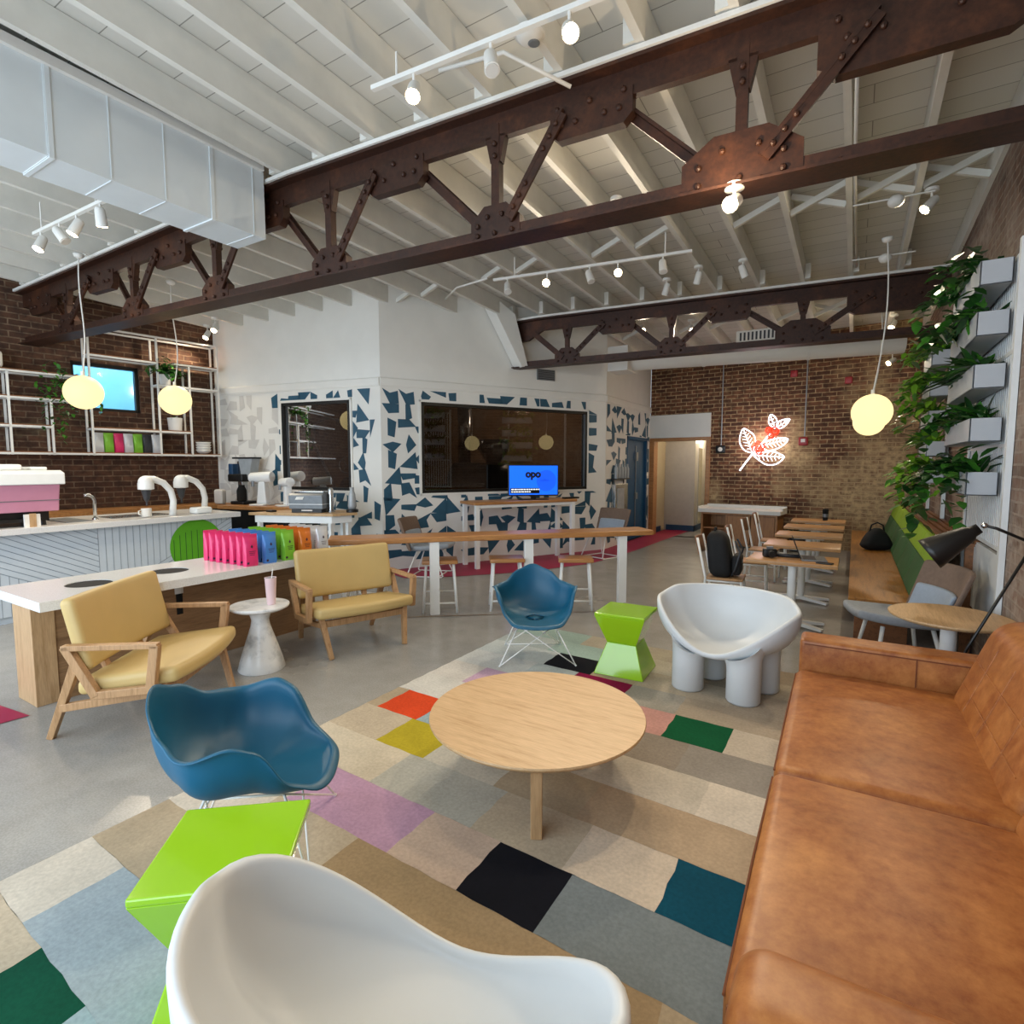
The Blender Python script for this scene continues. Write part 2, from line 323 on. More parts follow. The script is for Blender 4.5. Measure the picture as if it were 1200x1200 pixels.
# roastery walls: plaster above a moulding, shard pattern below
SH=[[(0,0),(.95,.12),(.1,.9)],[(0,.1),(.9,.1),(.9,.55),(.35,.6)],[(.05,0),(.5,0),(.42,.95),(.05,.6)],[(0,.55),(.55,.95),(1.0,.5),(.55,.4)],[(.1,.1),(.55,.05),(.95,.9),(.55,.62),(.15,.75)],[(.05,.9),(.95,.9),(.95,.55)],[(.1,.35),(.8,.25),(.95,.6),(.1,.6)],[(.3,0),(.75,.2),(.65,1.0),(.3,.9)]]
def clip_out(pts,ops):
    def half(p,ax,lim,sg):
        out=[]
        for i in range(len(p)):
            a,b=p[i],p[(i+1)%len(p)]; da=(a[ax]-lim)*sg; db=(b[ax]-lim)*sg
            if da>=0: out.append(a)
            if (da>=0)!=(db>=0): t=da/(da-db); out.append((a[0]+(b[0]-a[0])*t,a[1]+(b[1]-a[1])*t))
        return out
    area_=lambda p:abs(sum(p[m][0]*p[(m+1)%len(p)][1]-p[(m+1)%len(p)][0]*p[m][1] for m in range(len(p)))) if len(p)>2 else 0
    for o in ops:
        c=[half(pts,0,o[0]-.045,-1),half(pts,0,o[1]+.045,1),half(pts,1,o[2]-.045,-1),half(pts,1,o[3]+.045,1)]
        c.sort(key=area_,reverse=True)
        if area_(c[0])<.004: return None
        pts=c[0]
    return pts
def shard_fn(cw,ch,ztop,pale_until=None,seed=3,u0=0.05):
    def fn(mb,P,Ln,ops):
        r=random.Random(seed); nu=int((Ln-u0)/cw); nz=int(ztop/ch); off=ztop-nz*ch
        for i in range(nu+1):
            for j in range(nz):
                if r.random()<.04: continue
                s=r.choice(SH); k=r.randrange(4); fl=r.random()<.5
                pts=[]
                for a,b in s:
                    if fl: a=1-a
                    for _ in range(k): a,b=1-b,a
                    pts.append((max(.02,u0+(i+.5+(a-.5)*1.2)*cw),min(ztop-.02,max(.02,off+(j+.5+(b-.5)*1.22)*ch))))
                if max(p[0] for p in pts)>Ln: continue
                bad=False
                for o in ops:
                    if not (max(p[0] for p in pts)<o[0]-.03 or min(p[0] for p in pts)>o[1]+.03 or max(p[1] for p in pts)<o[2]-.05 or min(p[1] for p in pts)>o[3]+.05): bad=True
                if bad:
                    pts=clip_out(pts,ops)
                    if not pts: continue
                if False:
                    c=[(u,z) for u,z in pts]; ok=False
                    for o in ops:
                        for cl in (lambda u,z:(min(u,o[0]-.04),z),lambda u,z:(max(u,o[1]+.04),z),lambda u,z:(u,min(z,o[2]-.06)),lambda u,z:(u,max(z,o[3]+.06))):
                            q=[cl(u,z) for u,z in pts]
                            if max(abs(q[m][0]-pts[m][0])+abs(q[m][1]-pts[m][1]) for m in range(len(pts)))<cw*.7:
                                ar=abs(sum(q[m][0]*q[(m+1)%len(q)][1]-q[(m+1)%len(q)][0]*q[m][1] for m in range(len(q))))
                                if ar>.006: c=q; ok=True; break
                        if ok: break
                    if not ok: continue
                    pts=c
                um=sum(p[0] for p in pts)/len(pts); zm=sum(p[1] for p in pts)/len(pts)
                pale=pale_until is not None and pale_until(um,zm,r)
                mb.m=2 if pale else 1
                mb.add([P(u,z,.003) for u,z in pts],[tuple(range(len(pts)))]); mb.m=0
    return fn
Cc,Ff,Ee=(-6.6,6.64),(-4.37,10.75),(-4.385,13.68)
NC=Vector((.176,-.985,0)); NM=Vector((.879,-.477,0)); NDr=Vector((1,0,0))
wc,PC=wall('wall_center_left',(LX.x,LX.y),Cc,0,5,'wallwhite',ops=[(1.573,3.03,1.32,2.83)],n=NC,shards=shard_fn(.24,.27,3.02,lambda u,z,r:u<1.5 and not(u>1.28 and z>2.8) and not(u>1.3 and r.random()<.12)),mats2=['navy','paleg'])
wm,PM=wall('wall_center',Cc,Ff,0,5,'wallwhite',ops=[(.69,4.19,1.27,2.81)],n=NM,shards=shard_fn(.275,.262,3.02,None,11,.04),mats2=['navy'])
wd,PD=wall('wall_center_right',Ff,Ee,0,5,'wallwhite',ops=[(1.3,2.65,0,2.37)],n=NDr,shards=shard_fn(.28,.29,3.02,None,23),mats2=['navy'])
def trimrun(name,P,Ln):
    mb=MB()
    mb.prism([(-.004,3.03),(.02,3.03),(.028,3.06),(.028,3.15),(.012,3.17),(-.004,3.17)],0,Ln,lambda a,b,w:P(w,b,a)); struct(mb.o(name,'wallwhite'))
trimrun('trim_1',PC,3.62); trimrun('trim_2',PM,4.68); trimrun('trim_3',PD,2.93)
# painted floor band along the roastery wall and its stray end under the long table
mb=MB(); zb=.004
mb.add([(-6.6,6.6,zb),(-5.88,6.35,zb),(-5.3,6.85,zb),(-4.75,7.5,zb),(-4.33,8.2,zb),(-3.95,9.0,zb),(-3.8,10.0,zb),(-3.75,11.5,zb),(-3.72,13.5,zb),(-3.64,16.9,zb),(-4.3,16.9,zb),(-4.36,13.6,zb),(-4.37,10.75,zb)],[tuple(range(13))])
mb.add([(-6.6,.98,zb),(-4.86,1.22,zb),(-4.84,1.42,zb),(-6.6,1.2,zb)],[(0,1,2,3)]); struct(mb.o('trim_4','red_paint'))
struct(MB().add([(-4.408,4.628,.003),(-2.548,6.08,.003),(-2.55,6.1,.003),(-4.42,4.65,.003)],[(0,1,2,3)]).o('trim_5','brownwall'))
# hall beyond the opening
struct(MB().box(-4.55,-4.36,13.9,15.1,0,2.9).o('wall_hall_left','hallwall'))
struct(MB().box(-4.6,-3.57,14.95,15.05,0,2.9).box(-3.64,-3.57,15.05,17,0,2.9).o('wall_hall_back','halltile'))
struct(MB().box(-3.62,-2.6,17,17.1,0,2.9).o('wall_hall_end','hallwall')); struct(MB().box(-2.75,-2.65,13.75,17,0,2.9).o('wall_hall_right','halltile'))
struct(MB().box(-4.6,-2.6,13.75,17.1,2.75,2.85).o('ceiling_hall','white'))
struct(MB().box(-4.36,-4.34,13.9,14.6,0,.14).box(-4.3,-3.55,14.93,14.95,0,.15).box(-3.57,-3.55,14.93,17,0,.15).box(-2.77,-2.75,13.9,17,0,.14).o('baseboard_hall','bluebase'))
struct(MB().box(-3.575,-3.56,15.3,15.7,.15,2.2).o('trim_6','chrome'))
# opening frame and white header board
dB=Vector((5.38,-.58,0)).normalized(); PB=lambda u,z,w=0: Vector((-4.38,13.68,0))+dB*u+Vector((0,0,z))+Vector((-.107,-.994,0))*w
def pbox(mb,P,u0,u1,z0,z1,w0,w1):
    return mb.hexa([P(u0,z0,w0),P(u1,z0,w0),P(u1,z0,w1),P(u0,z0,w1)],[P(u0,z1,w0),P(u1,z1,w0),P(u1,z1,w1),P(u0,z1,w1)])
mb=MB(); pbox(mb,PB,.0,.12,0,2.36,-.2,.03); pbox(mb,PB,1.4,1.5,0,2.36,-.2,.03); pbox(mb,PB,.0,1.5,2.33,2.41,-.2,.03); struct(mb.o('door_frame_hall','barwood',bevel=.005))
mb=MB(); pbox(mb,PB,-.01,1.5,2.41,2.96,.005,.05); struct(mb.o('trim_7','wallwhite'))
# window_1 in the brick wall with pale siding outside
w=T('window_1','x','x'); 
for k in ('label','category'): del w[k]
struct(w)
mb=MB()
for a in ((1.22,1.27,2.62,3.37),(2.10,2.15,2.62,3.37),(1.22,2.15,2.62,2.67),(1.22,2.15,3.32,3.37)): pbox(mb,LP,a[0],a[1],a[2],a[3],-.14,-.06)
mb.o('window_frame','black',w); mb=MB(); pbox(mb,LP,1.26,2.11,2.66,3.33,-.105,-.1); mb.o('window_pane','clear',w)
mb=MB(); pbox(mb,LP,-2.2,3.4,1.0,6.0,-3.2,-3.1)
struct(mb.o('wall_outside','outside'))
# roastery windows
def rwin(name,P,u0,u1,z0,z1):
    w=bpy.data.objects.new(name,None); COL.objects.link(w); struct(w)
    mb=MB(); f=.05
    for a in ((u0,u0+f,z0,z1),(u1-f,u1,z0,z1),(u0,u1,z0,z0+f),(u0,u1,z1-f,z1)): pbox(mb,P,*a,-.1,.015)
    mb.o('window_frame','black',w); mb=MB(); pbox(mb,P,u0+.04,u1-.04,z0+.04,z1-.04,-.05,-.042); mb.o('window_pane','glass',w)
    mb=MB(); e=.035
    for a in ((u0-e,u0,z0-e,z1+e),(u1,u1+e,z0-e,z1+e),(u0-e,u1+e,z0-e,z0),(u0-e,u1+e,z1,z1+e)): pbox(mb,P,*a,.0,.02)
    mb.o('window_trim','wallwhite',w)
rwin('window_2',PC,1.573,3.03,1.32,2.83); rwin('window_3',PM,.69,4.19,1.27,2.81)
# roastery interior behind the glass
struct(MB().add([(-10.0,6.2,0),(-10.0,11.8,0),(-10.0,11.8,3.4),(-10.0,6.2,3.4)],[(0,1,2,3)],[[(0,0),(5.6,0),(5.6,3.4),(0,3.4)]]).add([(-10,11.8,0),(-4.6,13.6,0),(-4.6,13.6,3.4),(-10,11.8,3.4)],[(0,1,2,3)],[[(0,0),(5.6,0),(5.6,3.4),(0,3.4)]]).o('wall_roastery','roombrick'))
struct(MB().add([(-10,6.3,3.35),(-6.75,6.9,3.35),(-4.55,10.8,3.35),(-4.6,13.6,3.35),(-10,11.8,3.35)],[(0,1,2,3,4)]).o('ceiling_roastery','dark'))
# front wall with storefront openings (behind the camera)
struct(MB().box(-11.3,-9.8,-2.3,-2.15,0,5).box(.4,1.1,-2.3,-2.15,0,5).box(-9.8,.4,-2.3,-2.15,3.8,5).box(-9.8,.4,-2.3,-2.15,0,.25).o('wall_front','wallwhite'))
mb=MB()
for k in range(6): x=-9.8+k*2.04; mb.box(x-.04,x+.04,-2.28,-2.18,.25,3.8)
mb.box(-9.8,.4,-2.28,-2.18,2.7,2.78); struct(mb.o('window_4','black'))
# ceiling: deck boards, joists, bridging
ce=bpy.data.objects.new('ceiling',None); COL.objects.link(ce); struct(ce)
JX=[.41+.58-.58*k for k in range(21)]
YS=[-2.2,3.7,9.2,13.9]; XS=[-10.9,-8,-5,1.2]; mb=MB()
v=[(x,y,zj(x,y)+.27) for y in YS for x in XS]; n=len(XS)
mb.add(v,[(j*n+i,j*n+i+1,(j+1)*n+i+1,(j+1)*n+i) for j in range(3) for i in range(3)]); mb.o('deck_boards','deck',ce)
for x in JX:
    mb=MB(); b=[]
    y1=13.75
    for y in (-2.2,y1): b.append([(x-.028,y,zj(x,y)),(x+.028,y,zj(x,y)),(x+.028,y,zj(x,y)+.265),(x-.028,y,zj(x,y)+.265)])
    mb.hexa(b[0],b[1]); mb.o('joist','joist',ce)
mb=MB()
for i in range(len(JX)-1):
    a,b=JX[i+1]+.03,JX[i]-.03
    for yy in (6.95,11.2):
        z0=zj(a,yy)
        if i<3 or i%3!=1: mb.bar((a,yy-.03,z0+.03),(b,yy-.03,z0+.23),.045,.06)
        if i<3: mb.bar((a,yy+.03,z0+.23),(b,yy+.03,z0+.03),.045,.06)
mb.o('cross_bridging','joist',ce)
mb=MB()
for i in range(0,len(JX)-1):
    x=JX[i]; mb.box(x-.11,x-.03,3.55+.06*(x+4.5),3.63+.06*(x+4.5),zj(x,3.6)-.0,zj(x,3.6)+.22); mb.box(x+.03,x+.10,8.95+.09*(x+1.5),9.03+.09*(x+1.5),zj(x,9)+.0,zj(x,9)+.2)
mb.o('joist_blocking','joist',ce)
# ------------------------------------------------------------------ riveted trusses
def truss(label,O,ang,s0,s1,bots,tops,ztop,zb=3.5,big=0,bigt=0):
    d=Vector((math.cos(ang),math.sin(ang),0)); n=Vector((-d.y,d.x,0)); O=Vector((O[0],O[1],0))
    r=T('steel_truss',label,'truss',tuple(O)); P=lambda s,z,w=0:d*s+n*w+Vector((0,0,z))
    zt=ztop
    mb=MB(); N=12
    for i in range(N):
        a=s0+(s1-s0)*i/N; b=s0+(s1-s0)*(i+1)/N
        def seg(z0a,z1a,z0b,z1b,w0,w1): mb.hexa([P(a,z0a,w0),P(b,z0b,w0),P(b,z0b,w1),P(a,z0a,w1)],[P(a,z1a,w0),P(b,z1b,w0),P(b,z1b,w1),P(a,z1a,w1)])
        seg(zt(a)-.2,zt(a),zt(b)-.2,zt(b),-.03,.03); seg(zt(a)-.025,zt(a),zt(b)-.025,zt(b),-.12,.12)
    mb.o('top_chord','steel',r)
    mb=MB()
    for a,b,c,e in ((-.035,.035,zb+.018,zb+.115),(-.12,.12,zb,zb+.018)): mb.hexa([P(s0,c,a),P(s1,c,a),P(s1,c,b),P(s0,c,b)],[P(s0,e,a),P(s1,e,a),P(s1,e,b),P(s0,e,b)])
    for k in range(int((s1-s0)/.42)):
        for w in (-.05,.05): mb.sphere(tuple(P(s0+.2+k*.42,zb+.022,w*1.6)),.02,8,4)
    mb.o('bottom_chord','steel',r)
    def rivets(mb,pts):
        for s,z in pts:
            for w in (-.05,.05): mb.sphere(tuple(P(s,z,w)),.021,8,5)
    def plate(name,poly,riv):
        mb=MB(); mb.prism(poly,-.04,.04,lambda u,v,w:P(u,v,w)); rivets(mb,riv); mb.o(name,'steel',r)
    for s in bots:
        g=.36 if abs(s-big)<.3 else .22; hh=.36 if abs(s-big)<.3 else .29; plate('gusset_plate',[(s-g,zb+.02),(s+g,zb+.02),(s+g,zb+hh*.62),(s+g*.45,zb+hh),(s-g*.45,zb+hh),(s-g,zb+hh*.62)],[(s-g*.7,zb+.07),(s+g*.7,zb+.07),(s,zb+.07),(s-g*.3,zb+hh*.7),(s+g*.3,zb+hh*.7),(s-g*.7,zb+hh*.5),(s+g*.7,zb+hh*.5)])
        mb=MB(); mb.bar(P(s,zb+.2),P(s,zt(s)-.1),.07,.07,d); mb.prism([(s-.09,zt(s)-.18),(s+.09,zt(s)-.18),(s+.045,zt(s)-.38),(s-.045,zt(s)-.38)],-.03,.03,lambda u,v,w:P(u,v,w)); rivets(mb,[(s,zt(s)-.25),(s,zt(s)-.34)]); mb.o('post','steel',r)
    for s in tops:
        z=zt(s); g=.5 if abs(s-bigt)<.3 else .31; h=.46 if abs(s-bigt)<.3 else .37; plate('gusset_plate',[(s-g,z-.14),(s+g,z-.14),(s+g,z-h+.06),(s+g*.8,z-h),(s-g*.8,z-h),(s-g,z-h+.06)],[(s-g*.8,z-.16),(s+g*.8,z-.16),(s-g*.7,z-.27),(s+g*.7,z-.27),(s,z-.16),(s-g*.35,z-.27),(s+g*.35,z-.27)])
    k=0
    for s in bots:
        for t in tops:
            if abs(s-t)<1.2:
                g=1 if t>s else -1; a=P(s+g*.14,zb+.15); b=P(t-g*.2,zt(t)-.2); w=n*(.07 if k%2 else -.07); k+=1
                mb=MB(); mb.bar(a+w,b+w,.085,.02,n); mb.bar(a+w*.75+Vector((0,0,.03)),b+w*.75+Vector((0,0,.03)),.02,.06,n)
                dd=(b-a).normalized()
                for q in (.08,.17,.26):
                    for e in (a+dd*q,b-dd*q): mb.sphere(tuple(e+w*1.25),.02,8,5)
                mb.o('diagonal','steel',r)
    mb=MB()
    for i in range(N):
        a=s0+(s1-s0)*i/N; b=s0+(s1-s0)*(i+1)/N
        mb.hexa([P(a,zt(a)+.002,-.14),P(b,zt(b)+.002,-.14),P(b,zt(b)+.002,.14),P(a,zt(a)+.002,.14)],[P(a,zt(a)+.035,-.14),P(b,zt(b)+.035,-.14),P(b,zt(b)+.035,.14),P(a,zt(a)+.035,.14)])
    tag(mb.o('nailer_board','white',r),'white painted nailer board')
    return r,P
O1=(-10.45,3.36); a1=math.atan2(.61,10.2); c1=math.cos(a1)
truss('big dark riveted steel truss crossing above the lounge, nearest the camera',O1,a1,0.03,11.42/c1,[(x+10.45)/c1 for x in (-.71,-2.5,-4.3,-6.0,-7.6,-9.2)],[(x+10.45)/c1 for x in (.2,-1.72,-3.5,-5.2,-6.8,-8.3,-9.9)],lambda s:zj(-10.45+s*c1,3.36+s*math.sin(a1))-.04,big=(9.74)/c1,bigt=10.65/c1)
O2=(-5.45,8.83); a2=math.atan2(.62,6.45); c2=math.cos(a2)
r2,P2=truss('farther dark steel truss spanning from the white wall to the planters',O2,a2,.05,6.42/c2,[(x+5.45)/c2 for x in (-.74,-2.6,-4.37)],[(x+5.45)/c2 for x in (.3,-1.75,-3.5)],lambda s:zj(-5.45+s*c2,8.83+s*math.sin(a2))-.04,big=4.71/c2,bigt=5.75/c2)
mb=MB(); mb.prism([(.05,4.3),(.75,4.2),(.35,3.98),(.05,3.95)],-.04,.04,lambda u,v,w:P2(u,v,w)); mb.o('end_plate','steel',r2)
mb=MB(); mb.bar(P2(.45,4.1,-.05),P2(1.02,3.62,-.05),.09,.03,(-.1,1,0)); mb.o('diagonal','steel',r2)
# slanted white wall return by the truss end
mb=MB(); mb.prism([(1.75,4.75),(2.35,4.4),(2.62,3.52),(2.5,3.5)],.02,.3,lambda u,v,w:PM(u,v,w)); struct(mb.o('trim_8','wallwhite'))
# ------------------------------------------------------------------ sofa
SO=(.36,2.6,0)
so=T('leather_sofa','tan leather two-seat sofa along the right edge with low arms','sofa',SO); so.rotation_euler.z=.016; so.location.x+=.02
def sh(mb,o): mb.v=[(x-o[0],y-o[1],z-o[2]) for x,y,z in mb.v]; return mb
sh(MB().rbox(-.2,.92,1.12,4.1,.08,.3,.03,3,4),SO).o('base','leather',so,True)
for nm,y0,y1 in (('seat_cushion',1.352,2.548),('seat_cushion',2.552,3.925)):
    c=sh(MB().rbox(-.265,.6,y0,y1,.24,.455,.05,5,8,.03),SO).o(nm,'leather',so,True)
    mb=MB()
    for z in (.27,.425): mb.tube([(-.262,y0+.03,z),(-.266,(y0+y1)/2,z),(-.262,y1-.03,z)],.004,6)
    sh(mb,SO); mb.o('piping','seam',c)
def skew(k,z0,bul=0): return lambda x,y,z:(x+(z-z0)*k,y,z)
for y0,y1 in ((1.37,2.62),(2.625,3.91)):
    c=sh(MB().rbox(.5,.78,y0,y1,.38,.93,.1,6,8,fn=skew(.36,.4)),SO).o('back_cushion','leather',so,True)
    mb=MB()
    for z in (.56,.70): mb.tube([(.499+(z-.4)*.36,y0+.1,z),(.497+(z-.4)*.36,(y0+y1)/2,z),(.499+(z-.4)*.36,y1-.1,z)],.003,6)
    for k in range(1,4):
        y=y0+(y1-y0)*k/4; mb.tube([(.499+(z-.4)*.36,y,z) for z in (.48,.6,.72,.82)],.003,6)
    sh(mb,SO); mb.o('seam','leather',c)
sh(MB().rbox(.75,.93,1.12,4.1,.1,.8,.04,4,4),SO).o('back_frame','leather',so,True)
a=sh(MB().rbox(-.25,.9,3.93,4.14,.08,.645,.028,4,4),SO).o('arm','leather',so,True)
sh(MB().bar((.36,3.927,.45),(.36,3.927,.62),.006,.006).bar((-.22,3.928,.615),(.86,3.928,.615),.006,.006),SO).o('seam','seam',a)
a=sh(MB().rbox(-.225,.9,1.08,1.345,.08,.665,.075,5,5,.012),SO).o('arm','leather',so,True)
sh(MB().tube([(-.226,1.19,.1),(-.227,1.19,.4),(-.226,1.2,.58)],.004,6),SO).o('seam','seam',a)
for x,y in ((-.15,1.2),(-.15,4.0),(.85,1.2),(.85,4.0)): sh(MB().lathe([(.025,.0),(.035,.09)],(x,y,0),12),SO).o('leg','black',so)
# ------------------------------------------------------------------ rug
def rug():
    X0,X1=-2.97,.12; be,be2,cr,tn,tp,gr,pk,lv='#c2b29a','#b3a186','#d0c6b6','#a8906f','#a0917c','#96a0a4','#cf9d95','#c09ab4'
    rows=[ # (y0,y1,[(x_end,colour)...])
    (-.05,.31,[(-2.2,be),(-1.2,gr),(.12,tn)]),(.31,.65,[(-2.42,be),(-2.03,'#0b4c37'),(-1.2,'#9fb0b4'),(.12,be2)]),
    (.65,1.0,[(-2.62,cr),(-1.75,'#a2adb1'),(-.8,be),(.12,gr)]),(1.0,1.345,[(-2.3,be2),(-1.95,tp),(-1.2,be),(-.6,tn),(.12,be2)]),
    (1.345,1.69,[(-2.5,cr),(-1.9,be),(-.45,tn),(.12,be2)]),(1.69,2.035,[(-2.46,cr),(-1.72,lv),(-1.32,'#cdb5a2'),(-.945,'#14151d'),(.12,'#7f8789')]),
    (2.035,2.38,[(-2.2,'#d1c4ad'),(-1.5,'#b9b6aa'),(-1.0,be),(-.585,'#d6c5b0'),(-.2,'#0b4a5e'),(.12,gr)]),(2.38,2.73,[(-2.51,be),(-2.11,'#b7a52a'),(-1.6,'#c9c2b2'),(-1.1,be2),(.12,'#b7a084')]),
    (2.73,3.075,[(-2.86,be2),(-2.48,'#d94a22'),(-2.2,'#9fb1b5'),(-1.3,be),(-.6,'#c9c0b1'),(.12,'#d8cdbd')]),(3.075,3.43,[(-2.5,'#d6d2c9'),(-1.9,cr),(-1.3,be),(-.8,'#9a9084'),(.12,'#9d968d')]),
    (3.43,3.79,[(-2.62,'#d5cfc6'),(-2.2,'#c7a7bd'),(-1.36,cr),(-.985,pk),(-.605,'#0c5a37'),(.12,'#cbbfae')]),(3.79,4.13,[(-2.3,'#cfd0cc'),(-1.9,'#b9c2c2'),(-1.42,'#8f1446'),(-1.0,'#a5a096'),(.12,'#b0a28f')]),
    (4.13,4.47,[(-2.25,'#c6ccca'),(-1.8,'#14141c'),(-1.42,be2),(-.7,'#b8aa95'),(.12,'#aa9c8a')]),(4.47,4.79,[(-2.4,'#b4bdbb'),(-1.7,'#a5bbb4'),(-1.0,'#c2b8a6'),(-.5,'#9d917f'),(.12,'#b3a58f')]),(4.79,5.1,[(-2.2,'#9db3ac'),(-1.2,'#b5ab99'),(-.9,'#94a9a2'),(.12,'#a2937f')])]
    mb=MB(); cols=[]; zt=.014
    for y0,y1,segs in rows:
        x=X0
        for xe,c in segs:
            y0s=y0; y1s=y1
            nx=max(1,int((xe-x)/.09)); ny=4
            for i in range(nx):
                for j in range(ny):
                    xa=x+(xe-x)*i/nx; xb=x+(xe-x)*(i+1)/nx; ya=y0+(y1-y0)*j/ny; yb=y0+(y1-y0)*(j+1)/ny
                    ja=lambda xx,yy:(xx+.004*math.sin(yy*37+xx*3),yy-.035*(xx+1.2)+.003*math.sin(xx*29+yy*5),zt)
                    mb.add([ja(xa,ya),ja(xb,ya),ja(xb,yb),ja(xa,yb)],[(0,1,2,3)]); cols.append(hx(c))
            x=xe
    f=lambda xx,yy,z:(xx,yy-.035*(xx+1.2),z)
    e=[(X0,-.05),(X1,-.05),(X1,5.1),(X0,5.1)]
    for i in range(4):
        a,b=e[i],e[(i+1)%4]; mb.add([f(*a,.001),f(*b,.001),f(*b,zt),f(*a,zt)],[(0,1,2,3)]); cols.append(hx('#a59883'))
    o=mb.o('area_rug','rug'); ca=o.data.color_attributes.new('Col','FLOAT_COLOR','CORNER')
    for p in o.data.polygons:
        for li in p.loop_indices: ca.data[li].color=cols[p.index]
    tag(o,'large patchwork rug of beige, black, green and pink woollen blocks','rug')
rug()
# ------------------------------------------------------------------ coffee table
ct=T('coffee_table','low round oak coffee table with three legs on the rug','coffee table',(-1.43,2.58,.014))
MB().lathe([(.555,.352),(.583,.372),(.587,.38),(.584,.388),(.0001,.389)],(0,0,0),64).o('tabletop','oakx',ct)
for k,a in enumerate((-61,59,179)):
    d=Vector((math.cos(R(a)),math.sin(R(a)),0)); MB().bar(d*.47,d*.47+Vector((0,0,.355)),.055,.08,d).o('leg','oakz',ct,bevel=.004)
mb=MB()
for a in (-61,59,179):
    d=Vector((math.cos(R(a)),math.sin(R(a)),0)); mb.bar(d*.0+Vector((0,0,.32)),d*.46+Vector((0,0,.32)),.04,.06)
mb.o('stretcher','oakx',ct)
# ------------------------------------------------------------------ faceted lime stools
def prism_stool(label,loc,rz):
    r=T('hourglass_stool',label,'stool',loc,rz,'lime hourglass stools'); h=.51; a=.21; w=.125
    sq=lambda q,z:[(-q,-q,z),(q,-q,z),(q,q,z),(-q,q,z)]
    MB().hexa(sq(a,.0),sq(w,.26)).o('lower_body','lime',r,bevel=.006); MB().hexa(sq(w,.26),sq(a,.495)).o('upper_body','lime',r,bevel=.004)
    MB().hexa(sq(a,.495),sq(a,.52)).o('top','lime',r,bevel=.006); return r
s1=prism_stool('lime green hourglass stool beside the nearer blue shell chair',(-1.665,.965,.0145),R(40.6))
s2=dup(s1,(-1.59,4.42,.0145),R(3),'lime green hourglass stool between the far blue chair and white tub chair')
# ------------------------------------------------------------------ shell chairs
def interp(keys,t):
    t=abs(t)
    for (a,va),(b,vb) in zip(keys,keys[1:]):
        if a<=t<=b:
            f=(t-a)/(b-a); f=f*f*(3-2*f); return tuple(x+(y-x)*f for x,y in zip(va,vb))
    return keys[-1][1]
def shell_chair(label,loc,rz):
    r=T('shell_armchair',label,'armchair',loc,rz,'blue shell armchairs')
    K=[(0,(.375,.365,.03,-.03)),(28,(.393,.375,.03,-.028)),(47,(.362,.43,.03,-.018)),(66,(.35,.61,.035,-.006)),(80,(.352,.65,.038,-.006)),(104,(.366,.608,.038,-.004)),(130,(.325,.634,.024,0)),(155,(.34,.722,.012,.002)),(180,(.35,.775,.008,.002))]
    mb=MB(); n=56; m=11; zc=.335; vs=[]; fs=[]
    for i in range(m+2):
        for k in range(n):
            t=360*k/n; t=t-360 if t>180 else t; Rr,zr,fl,dz=interp(K,t); a=R(t)
            if i<=m:
                q=i/m*math.pi/2; ex=2/2.7; rr=Rr*math.sin(q)**ex*(1); z=zr-(zr-zc)*(math.cos(q)**ex if q<math.pi/2-1e-6 else 0)
            else: rr=Rr+fl; z=zr+dz
            vs.append((math.sin(a)*rr*1.0,-math.cos(a)*rr*1.01+.018,z))
    for i in range(m+1):
        for k in range(n):
            if i==0: continue
            fs.append((i*n+k,i*n+(k+1)%n,(i+1)*n+(k+1)%n,(i+1)*n+k))
    fs.append(tuple(n+k for k in range(n)))
    mb.add(vs,fs); mb.o('seat_shell','blue',r,True,solid=.009,sub=1)
    F=[(-.33,-.325,.006),(.33,-.325,.006),(.27,.27,.006),(-.27,.27,.006)]; Mt=[(-.16,-.19,.322),(.16,-.19,.322),(.15,.13,.326),(-.15,.13,.326)]
    for i in range(4):
        mb=MB(); mb.tube([Mt[i],F[i]],.006,8); j=(1,0,3,2)[i]; mb.tube([F[i],Mt[j]],.005,8); mb.sphere(F[i],.009,8,6); mb.o('leg','rod',r,True)
    mb=MB(); mb.tube([F[2],F[3]],.005,8); mb.tube([Mt[0],Mt[2]],.006,8); mb.tube([Mt[1],Mt[3]],.006,8); mb.tube([Mt[0],Mt[1],Mt[2],Mt[3],Mt[0]],.006,8); mb.o('rod_frame','rod',r,True)
    return r
c1_=shell_chair('teal blue plastic shell armchair by the near lime stool, seen from its side',(-2.28,1.42,.0145),2.29)
c2_=dup(c1_,(-2.437,4.36,.0145),.583,'teal blue plastic shell armchair on white wire legs behind the coffee table')
